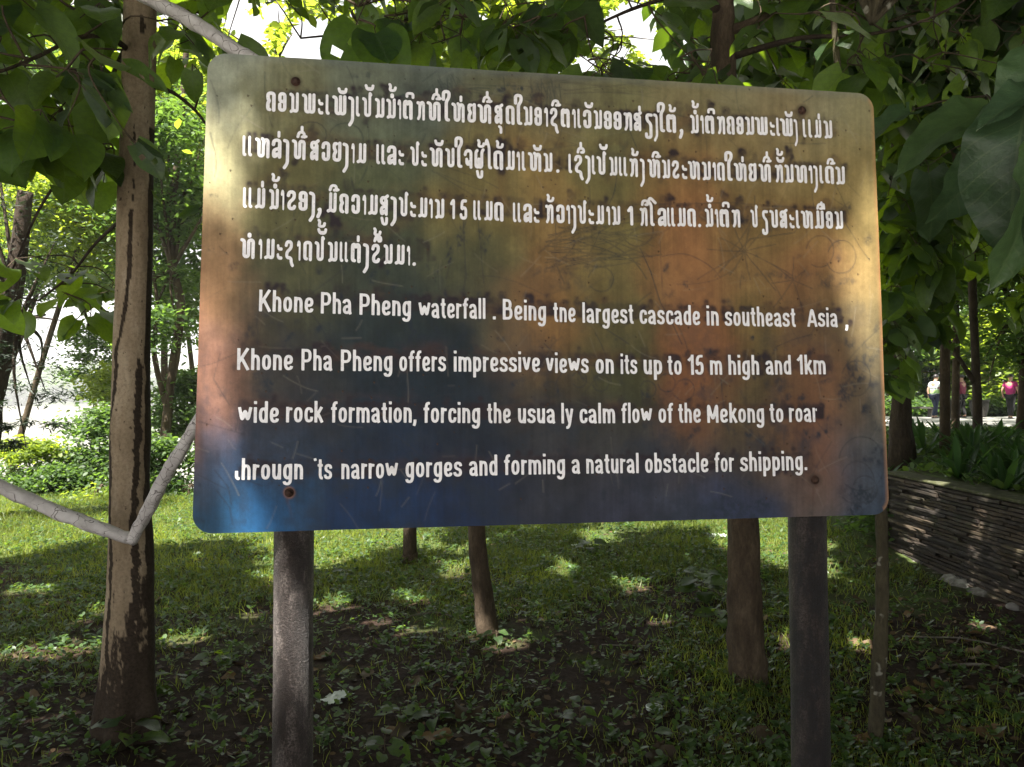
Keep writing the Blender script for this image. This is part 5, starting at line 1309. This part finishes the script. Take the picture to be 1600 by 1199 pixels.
# crumbled dry leaves
x, y = view_pts(16000, 2.2, 10, 1.0); ok = gr.random(len(x)) < .35+.6*sstep(1.6, 2.8, x); x, y = x[ok], y[ok]; n_ = len(x)
a = gr.uniform(0, 6.28, n_); d = np.stack([np.cos(a), np.sin(a), gr.normal(0, .25, n_)], -1); up = np.stack([gr.normal(0, .5, n_), gr.normal(0, .5, n_), np.ones(n_)], -1)
props(link('leaf_litter', scatter_mesh('leaf_litter', SMALL, on_ground(x, y, .008), frames(d, up), gr.uniform(.02, .06, n_), gr.random(n_), m_drym)), 'crumbs of dry leaves scattered over the soil', 'leaf litter', None, 'stuff')
# fallen leaves one by one
DRY = []
for v in range(5):
    V, Q = big_leaf_template(20+v, 7, 4); r = random.Random(v); V = V.copy()
    V[:, 2] += .12*np.sin(V[:, 1]*6+v)*np.abs(V[:, 0])/.4+.10*(V[:, 0]/.4)**2*r.choice((1, .6)); DRY.append(fast_mesh('fallen_leaf', V, Q, m_dry, True))
spots = [(725,1112,.17,'largest tan fallen leaf on the soil below the middle of the sign'),(700,1165,.13,'brown curled fallen leaf below the large tan one'),(640,1145,.10,'brown fallen leaf between two small plants'),(1410,980,.13,'grey fallen leaf standing on edge right of the thin sapling'),
         (1425,965,.12,'pale fallen leaf leaning on the grey one near the wall'),(1350,988,.08,'small pale fallen leaf left of the thin sapling'),(1020,1180,.16,'broad fallen leaf at the bottom edge right of centre'),(1215,1165,.16,'yellowish fallen leaf at the foot of the right sign post'),
         (1195,975,.12,'yellow brown fallen leaf between the thick trunk and the right post'),(1430,1075,.07,'light green fallen leaf on the dirt at right'),(1470,1108,.10,'dull fallen leaf near the bottom right'),(1225,1150,.15,'fallen leaf against the right post')]
for px, py, sz, lab in spots:
    g_ = G(px, py); r = random.Random(px); o = link('fallen_leaf', DRY[r.randrange(5)], None, (g_.x, g_.y, gz(g_.x, g_.y)+.018), (r.uniform(-.3, .3), r.uniform(-.3, .3), r.uniform(0, 6.28))); o.scale = (sz,)*3; props(o, lab, 'leaf', 'fallen leaves')
r = random.Random(8)
for i in range(120):
    for _ in range(20):
        px, py = r.uniform(0, 1600), r.uniform(880, 1190)
        if r.random() < .25+.75*(px > 1280): break
    g_ = G(px, py)
    if g_.x > WALL_X-.1: continue
    o = link('fallen_leaf', DRY[r.randrange(5)], None, (g_.x, g_.y, gz(g_.x, g_.y)+.012), (r.uniform(-.35, .35), r.uniform(-.35, .35), r.uniform(0, 6.28))); o.scale = (r.uniform(.05, .12),)*3
    props(o, 'one of the many small brown fallen leaves strewn over the ground', 'leaf', 'small fallen leaves')

def seedling(px, py, label, n, size, height, spread=.5, m=BIGM, seed=1, name='seedling', cat='plant'):
    g_ = G(px, py); o = Vector((g_.x, g_.y, gz(g_.x, g_.y))); t = thing(name, label, cat, o, 'broad leaved seedlings'); r = random.Random(seed); st = MB()
    st.tube([(0, 0, -.02), (.004, 0, height*.5), (0, .004, height)], [.004, .0035, .002], 6)
    for i in range(n):
        a = 2.4*i+r.uniform(-.3, .3); z = height*(.35+.65*i/max(1, n-1)); d = Vector((math.cos(a), math.sin(a), r.uniform(-.15, .35))).normalized()
        p = Vector((0, 0, z))+d*size*spread; st.tube([(0, 0, z*.9), p], .0018, 4)
        Rm = frames(np.array([d]), np.array([(r.gauss(0, .2), r.gauss(0, .2)-.15, 1)]))[0]; M = Matrix(Rm.tolist()).to_4x4(); M.translation = p
        l_ = link('leaf', r.choice(m), t); l_.matrix_local = M @ Matrix.Scale(size*r.uniform(.7, 1.2), 4)
    st.build('stem', m_twig, t)
for q in ((205,1175,'seedling with broad leaves at the foot of the tan tree',6,.11,.14),(1095,945,'bushy broad leaved seedling left of the thick trunk',16,.12,.22),(1125,985,'second leafy seedling just left of the thick trunk base',8,.12,.14),
          (625,1125,'dark seedling below the leaning trunk, near the sign post',6,.08,.06),(680,1130,'low seedling just right of the dark one',5,.07,.05),(600,1190,'bright green seedling at the bottom edge right of the left post',7,.08,.10),
          (905,1145,'seedling with small yellow green leaves below the sign centre',8,.06,.13),(760,1185,'seedling at the bottom edge below the sign centre',5,.07,.06),(1060,1165,'low seedling near the bottom edge right of centre',5,.07,.06),
          (880,820,'white flecked seedling in the sun below the sign edge',6,.10,.10),(920,868,'glossy seedling in the lawn behind the sign',9,.12,.10),(1500,1110,'small seedling on the dirt at right',5,.06,.07),(1385,905,'creeping seedling at the end of the wall',8,.07,.12),
          (1470,1045,'small plant on the dirt near the pale roots',5,.06,.06),(540,905,'low seedling on the lawn right of the left post',6,.07,.07),(330,1050,'small seedling in the shade left of the left post',7,.07,.10),(1290,975,'tuft of sunlit seedling right of the right post',8,.06,.09),(1215,975,'sunlit tuft between thick trunk and right post',8,.055,.10),
          (775,1010,'sunlit narrow seedling at the foot of the leaning trunk',6,.06,.09),(225,1085,'two leaved seedling behind the broad leaved one',4,.12,.06)):
    seedling(*q, seed=q[0])

# ------------------------------------------------------------------ litter and roots
m_plastic, nt, b = new_mat('thin_plastic'); b.inputs['Base Color'].default_value = (.55, .60, .58, 1); b.inputs['Roughness'].default_value = .35
def scrap(px, py, sx, sy, label, seed, cat='litter', name='plastic_scrap', m=None):
    g_ = G(px, py); n = 10; vs = []; fs = []
    for i in range(n+1):
        for j in range(n+1):
            u, v = i/n-.5, j/n-.5; q = 1-.5*abs(mnoise.noise(Vector((u*3+seed, v*3, 0))))
            vs.append((u*sx*q+.01*mnoise.noise(Vector((v*6, seed, 1))), v*sy*q, .025*abs(mnoise.noise(Vector((u*6+seed, v*7, 2))))+.006))
    for i in range(n):
        for j in range(n): a = i*(n+1)+j; fs.append((a, a+n+1, a+n+2, a+1))
    o = link(name, mesh(name, vs, fs, m or m_plastic, True), None, (g_.x, g_.y, gz(g_.x, g_.y)+.012), (0, 0, seed)); props(o, label, cat)
scrap(525, 1092, .17, .10, 'crumpled translucent plastic bag on the ground right of the left post', 1)
scrap(900, 862, .10, .06, 'small white scrap on the lawn below the sign', 4)
scrap(1125, 845, .30, .22, 'pale sheet of litter lying in the sunny grass left of the thick trunk', 6)
g_ = G(1022, 1112); o = Vector((g_.x, g_.y, gz(g_.x, g_.y))); lid = MB()
prof = [(.038,.002),(.040,.018),(.036,.020),(.034,.010),(.002,.009)]
for i in range(len(prof)):
    for q in range(24): a = 2*math.pi*q/24; lid.v.append((prof[i][0]*math.cos(a), prof[i][0]*math.sin(a), prof[i][1]+.012))
lid.f = [(i*24+q, i*24+(q+1) % 24, (i+1)*24+(q+1) % 24, (i+1)*24+q) for i in range(len(prof)-1) for q in range(24)]
props(lid.build('cup_lid', m_plastic, None, True, o), 'round clear plastic cup lid lying on the soil', 'lid')
m_root = simple('pale_root', [(.3, (.12, .10, .085)), (.7, (.26, .23, .20))], 40, .9)
def root(pxs, w, label, i):
    pts = [G(a, b_)+Vector((0, 0, .015)) for a, b_ in pxs]; pts = [Vector((p.x, p.y, gz(p.x, p.y)+.012)) for p in pts]; o = pts[0].copy()
    t = MB(); t.tube(rel([Vector(v) for v in spline(pts, 5)], o), w, 6, .2, i); props(t.build('root', m_root, None, True, o), label, 'root', 'pale roots on the dirt')
root([(1410,998),(1455,1000),(1500,1002),(1550,1012),(1600,1025),(1640,1038)], .006, 'longer pale root crossing the dirt toward the right edge', 1)
root([(1462,1046),(1500,1042),(1545,1044),(1580,1055),(1640,1078)], .007, 'pale root nearer the camera running off the right edge', 2)
root([(1500,1000),(1488,1020),(1485,1042)], .004, 'short forked root joining the two pale roots', 3)
root([(1468,1060),(1480,1085),(1496,1104)], .003, 'thin straight stick below the pale roots', 4)
root([(940,1010),(980,1012),(1010,1013)], .004, 'thin dry stick on the soil left of the thick trunk', 5)
root([(640,965),(680,960),(705,966)], .005, 'dry stick on the lawn left of the leaning trunk', 6)
m_stone = simple('field_stone', [(.3, (.10, .09, .085)), (.7, (.26, .25, .24))], 10, .9, .5)
for i, (px, py, sz, lab) in enumerate(((604,950,.05,'small pale stone on the lawn left of the leaning trunk'),(1352,992,.05,'pale stone left of the thin sapling'),(1588,958,.12,'pale rock at the foot of the wall by the right edge'),(735,912,.035,'pebble on the lawn right of the leaning trunk'))):
    g_ = G(px, py); bm = bmesh.new(); bmesh.ops.create_icosphere(bm, subdivisions=3, radius=sz*.5)
    for v in bm.verts: v.co *= 1+.35*mnoise.noise(v.co*9/sz*.05+Vector((i*3, 0, 0))); v.co.z *= .55
    me_ = bpy.data.meshes.new('stone'); bm.to_mesh(me_); bm.free(); me_.materials.append(m_stone); me_.polygons.foreach_set('use_smooth', [True]*len(me_.polygons))
    props(link('stone', me_, None, (g_.x, g_.y, gz(g_.x, g_.y)+sz*.1)), lab, 'stone')

# ------------------------------------------------------------------ strap leaved plants on the raised bed
def strap_mesh(v):
    r = random.Random(v); n = 7; b_ = r.uniform(.25, 1.0); V = []; Q = []
    for i in range(n+1):
        t = i/n; w = .052*math.sin(math.pi*(t*.92+.08))**.55*(1 if t < .7 else (1-t)/.3+.02); y = math.sin(t*b_*1.6)/1.6/max(b_, .1)*.9*b_+t*.12; z = t-.42*b_*t*t*t-.2*b_*t*t
        V += [(-w, y, z), (0, y+.015, z-.012), (w, y, z)]
    for i in range(n): Q += [(i*3, i*3+1, i*3+4, i*3+3), (i*3+1, i*3+2, i*3+5, i*3+4)]
    return np.array(V), np.array(Q)
ST = [strap_mesh(v) for v in range(6)]; STM = [fast_mesh('leaf', v, q, m_strap, True) for v, q in ST]
r = random.Random(31); k_ = 0
pl = []
for i in range(130):
    y = r.uniform(5.2, 13.5); x = r.uniform(WALL_X+.28, .80*y+.3)
    if x > .72*y+.2: continue
    if all((x-a)**2+(y-b_)**2 > .30**2 for a, b_ in pl): pl.append((x, y))
pl.sort(key=lambda q: q[1])
where = ['in the front row above the slab wall', 'in the middle of the raised bed', 'at the back of the raised bed toward the path']
for i, (x, y) in enumerate(pl):
    o = Vector((x, y, gz(x, y))); lab = 'strap leaved plant growing '+where[0 if x < WALL_X+.65 else (1 if y < 10 else 2)]
    t = thing('strap_leaf_plant', lab, 'plant', o, 'strap leaved plants on the raised bed')
    nl = r.randint(13, 19); hgt = r.uniform(.34, .58)
    if i < 26:
        for j in range(nl):
            a = 2.4*j+r.uniform(-.3, .3); lean = r.uniform(-.1, .35)
            l_ = link('leaf', r.choice(STM), t, (.03*math.cos(a), .03*math.sin(a), -.01), (lean*-1, 0, a)); l_.scale = (1.15, 1, 1); l_.scale = tuple(q*hgt*r.uniform(.7, 1.15) for q in l_.scale)
    else:
        Vs = []; Qs = []; va = []; nn = 0
        for j in range(nl):
            V, Q = ST[r.randrange(6)]; a = 2.4*j; M = Matrix.Rotation(a, 3, 'Z') @ Matrix.Rotation(-r.uniform(-.1, .35), 3, 'X'); s_ = hgt*r.uniform(.7, 1.15)
            Vs.append(V @ np.array(M).T*s_); Qs.append(Q+nn); va += [r.random()]*len(V); nn += len(V)
        me_ = fast_mesh('foliage', np.concatenate(Vs), np.concatenate(Qs), m_strapm, True); at_ = me_.attributes.new('var', 'FLOAT', 'POINT'); at_.data.foreach_set('value', np.array(va, np.float32)); link('foliage', me_, t)
# grass and weeds on the bed
x = gr.uniform(WALL_X+.2, 16, 26000); y = gr.uniform(4.6, 21, 26000); ok = x < .8*y+.4; x, y = x[ok], y[ok]; n_ = len(x); a = gr.uniform(0, 6.28, n_)
d = np.stack([np.cos(a), np.sin(a), gr.uniform(.1, 1.5, n_)], -1); up = np.stack([gr.normal(0, .4, n_), gr.normal(0, .4, n_), np.ones(n_)], -1)
props(link('ground_cover', scatter_mesh('ground_cover', SMALL, on_ground(x, y, .01), frames(d, up), gr.uniform(.05, .14, n_), gr.random(n_), m_wed)), 'low leafy ground cover over the raised bed', 'ground cover', None, 'stuff')

# ------------------------------------------------------------------ people on the far path
def cloth(name, col, rough=.8):
    m, nt, b = new_mat(name); k = N(nt); f = k.noise(k.coord(), 12, 4); k.l(k.ramp(f, [(.3, tuple(c*.8 for c in col)), (.7, tuple(min(1, c*1.1) for c in col))]), b.inputs['Base Color']); b.inputs['Roughness'].default_value = rough; return m
m_skin = cloth('skin', (.42, .25, .17), .6); m_hair = cloth('dark_hair', (.012, .010, .010), .5)
def skin_body(name, J, E, m, parent, sub=2):
    me_ = bpy.data.meshes.new(name); names_ = list(J); me_.from_pydata([J[n_][:3] for n_ in names_], [(names_.index(a), names_.index(b_)) for a, b_ in E], [])
    o = bpy.data.objects.new(name, me_); COL.objects.link(o); md = o.modifiers.new('skin', 'SKIN')
    for i, n_ in enumerate(names_): v = me_.skin_vertices[0].data[i]; q = J[n_]; v.radius = (q[3], q[4] if len(q) > 4 else q[3]); v.use_root = i == 0
    s_ = o.modifiers.new('sub', 'SUBSURF'); s_.levels = s_.render_levels = sub
    dg = bpy.context.evaluated_depsgraph_get(); me2 = bpy.data.meshes.new_from_object(o.evaluated_get(dg)); me2.name = name
    bpy.data.objects.remove(o); me2.materials.clear(); me2.materials.append(m); me2.polygons.foreach_set('use_smooth', [True]*len(me2.polygons))
    return link(name, me2, parent)
def person(label, px, Y, rz, mats, arms='down', stride=.22, band=None, headtilt=0, cap=False):
    c_ = P(px, 655, Y); o = Vector((c_.x, Y, gz(c_.x, Y)+.10)); t = thing('person', label, 'person', o, None, (0, 0, rz))
    sf, sb = stride, -stride
    J = {'pel': (0,0,.95,.15,.11), 'wai': (0,0,1.10,.135,.10), 'che': (0,.0,1.30,.165,.11), 'nek': (0,.01,1.47,.055), 'hd0': (0,.02+.03*headtilt,1.55,.07,.08), 'hd1': (0,.03+.06*headtilt,1.64,.085,.095), 'hd2': (0,.02+.07*headtilt,1.71,.055)}
    E = [('pel','wai'),('wai','che'),('che','nek'),('nek','hd0'),('hd0','hd1'),('hd1','hd2')]
    for s_, q, ft in ((-1,'l',sf),(1,'r',sb)):
        J.update({'hip'+q: (s_*.09,0,.90,.09), 'kne'+q: (s_*.10,ft*.55+.04,.50,.06), 'ank'+q: (s_*.10,ft-.03,.09,.04), 'toe'+q: (s_*.11,ft+.14,.035,.035)}); E += [('pel','hip'+q),('hip'+q,'kne'+q),('kne'+q,'ank'+q),('ank'+q,'toe'+q)]
        if arms == 'up': el, wr, hn = (s_*.36,.12,1.50), (s_*.17,.14,1.68), (s_*.09,.12,1.72)
        else: el, wr, hn = (s_*.27,-.03+ (-ft)*.15,1.12), (s_*.26,.06+(-ft)*.4,.90), (s_*.25,.10+(-ft)*.5,.82)
        J.update({'sho'+q: (s_*.19,0,1.40,.065), 'elb'+q: (*el,.045), 'wri'+q: (*wr,.032), 'han'+q: (*hn,.035)}); E += [('che','sho'+q),('sho'+q,'elb'+q),('elb'+q,'wri'+q),('wri'+q,'han'+q)]
    skin_body('body', J, E, m_skin, t)
    g1 = lambda n_, dr: (*J[n_][:3], J[n_][3]+dr, (J[n_][4] if len(J[n_]) > 4 else J[n_][3])+dr)
    tr = {n_: g1(n_, .022) for n_ in ('pel','hipl','knel','ankl','hipr','kner','ankr')}
    tr['ankl'] = (tr['ankl'][0], tr['ankl'][1], .12, .06, .06); tr['ankr'] = (tr['ankr'][0], tr['ankr'][1], .12, .06, .06)
    skin_body('trousers', tr, [('pel','hipl'),('hipl','knel'),('knel','ankl'),('pel','hipr'),('hipr','kner'),('kner','ankr')], mats[1], t)
    sh = {n_: g1(n_, .022) for n_ in ('wai','che','shol','shor')}; sh['wai'] = (0,0,1.06,.165,.13); sh['hem'] = (0,0,.94,.172,.135); sh['sl'] = tuple(J['shol'][i]*.45+J['elbl'][i]*.55 for i in range(3))+(.068,); sh['sr'] = tuple(J['shor'][i]*.45+J['elbr'][i]*.55 for i in range(3))+(.068,); sh['nk'] = (0,0,1.44,.075)
    skin_body('shirt', sh, [('wai','hem'),('wai','che'),('che','nk'),('che','shol'),('che','shor'),('shol','sl'),('shor','sr')], mats[0], t)
    if band:
        for z0, z1, mm in band:
            b_ = MB(); b_.tube([(0, 0, z0), (0, 0, z1)], [1, 1], 20, cap=False); b_.v = [(v[0]*.198, v[1]*.155, v[2]) for v in b_.v]; b_.build('shirt_band', mm, t)
    bm = bmesh.new(); bmesh.ops.create_uvsphere(bm, u_segments=16, v_segments=10, radius=1)
    for v in bm.verts: v.co = Vector((v.co.x*.098, v.co.y*.112-.012+.05*headtilt+.02, max(v.co.z, -.25)*.105+1.672))
    me_ = bpy.data.meshes.new('hair'); bm.to_mesh(me_); bm.free(); me_.materials.append(m_hair); link('hair', me_, t)
    if cap:
        b_ = MB(); b_.box((-.07, .08, 1.69), (.07, .2, 1.70)); b_.build('cap_peak', m_hair, t)
    for s_, q in ((-1,'l'),(1,'r')):
        b_ = MB(); b_.tube([(J['ank'+q][0], J['ank'+q][1]-.04, .04), (J['ank'+q][0], J['ank'+q][1]+.06, .045), (J['toe'+q][0], J['toe'+q][1]+.03, .03)], [.045, .052, .035], 10); b_.build('shoe', m_hair, t)
    return t
mw, mn, ml = cloth('white_cloth', (.6, .66, .64)), cloth('navy_cloth', (.012, .02, .05)), cloth('lime_cloth', (.45, .72, .28))
mk, mpk, mmr, mbl = cloth('black_cloth', (.01, .01, .011)), cloth('pink_cloth', (.40, .02, .15)), cloth('maroon_cloth', (.16, .01, .04)), cloth('blue_cloth', (.05, .12, .22))
person('person in a white shirt with black band and lime hem on the far path', 1461, 30.5, -1.2, (mw, mn), stride=.20, band=[(1.20, 1.245, mk), (1.02, 1.16, ml)], headtilt=1)
person('person in a maroon top with both arms raised to the head', 1503, 31.5, .6, (mmr, mk), arms='up', stride=.06)
person('person in a bright pink shirt and black trousers near the right edge', 1579, 30.0, -1.0, (mpk, mk), stride=.16)
person('person in a blue top cut by the right edge of the view', 1603, 29.6, .3, (mbl, mk), stride=.10)
# urn-like bins and a low bench by the path
m_bin = simple('dark_concrete', [(.3, (.03, .028, .025)), (.7, (.08, .075, .065))], 12, .85)
def urn(px, Y, label):
    c_ = P(px, 650, Y); o = Vector((c_.x, Y, gz(c_.x, Y)+.10)); t = thing('litter_bin', label, 'bin', o, 'dark round bins by the path')
    b_ = MB(); b_.tube([(0,0,0),(0,0,.1),(0,0,.4),(0,0,.68)], [.20,.27,.34,.36], 20); b_.build('body', m_bin, t); b_ = MB(); b_.tube([(0,0,.68),(0,0,.74)], [.39,.39], 20); b_.build('rim', m_bin, t)
urn(1484, 31.2, 'dark round bin between the white shirted person and the person in maroon'); urn(1530, 32.0, 'dark round bin right of the person in maroon')
c_ = P(1430, 650, 32); o = Vector((c_.x, 32, gz(c_.x, 32)+.1)); t = thing('bench', 'low dark bench at the far edge of the path left of the white shirted person', 'bench', o)
for nm, a, b_ in (('seat', (-.9, -.2, .38), (.9, .2, .45)), ('leg', (-.75, -.18, 0), (-.6, .18, .38)), ('leg', (.6, -.18, 0), (.75, .18, .38))):
    q = MB(); q.box(a, b_); q.build(nm, m_bin, t, False)

# ------------------------------------------------------------------ the river haze
hz = MB(); hz.box((-905, -305, -9), (905, 1405, 34))
m_haze = bpy.data.materials.new('haze'); m_haze.use_nodes = True; nt = m_haze.node_tree
nt.nodes.remove(nt.nodes['Principled BSDF']); pvn = nt.nodes.new('ShaderNodeVolumePrincipled'); pvn.inputs['Density'].default_value = .0009
pvn.inputs['Color'].default_value = (.93, .95, .97, 1); nt.links.new(pvn.outputs[0], nt.nodes['Material Output'].inputs['Volume'])
hz_ = hz.build('haze', m_haze, None, False); hz_['kind'] = 'stuff'; hz_['label'] = 'pale haze over the river'; hz_['category'] = 'haze'
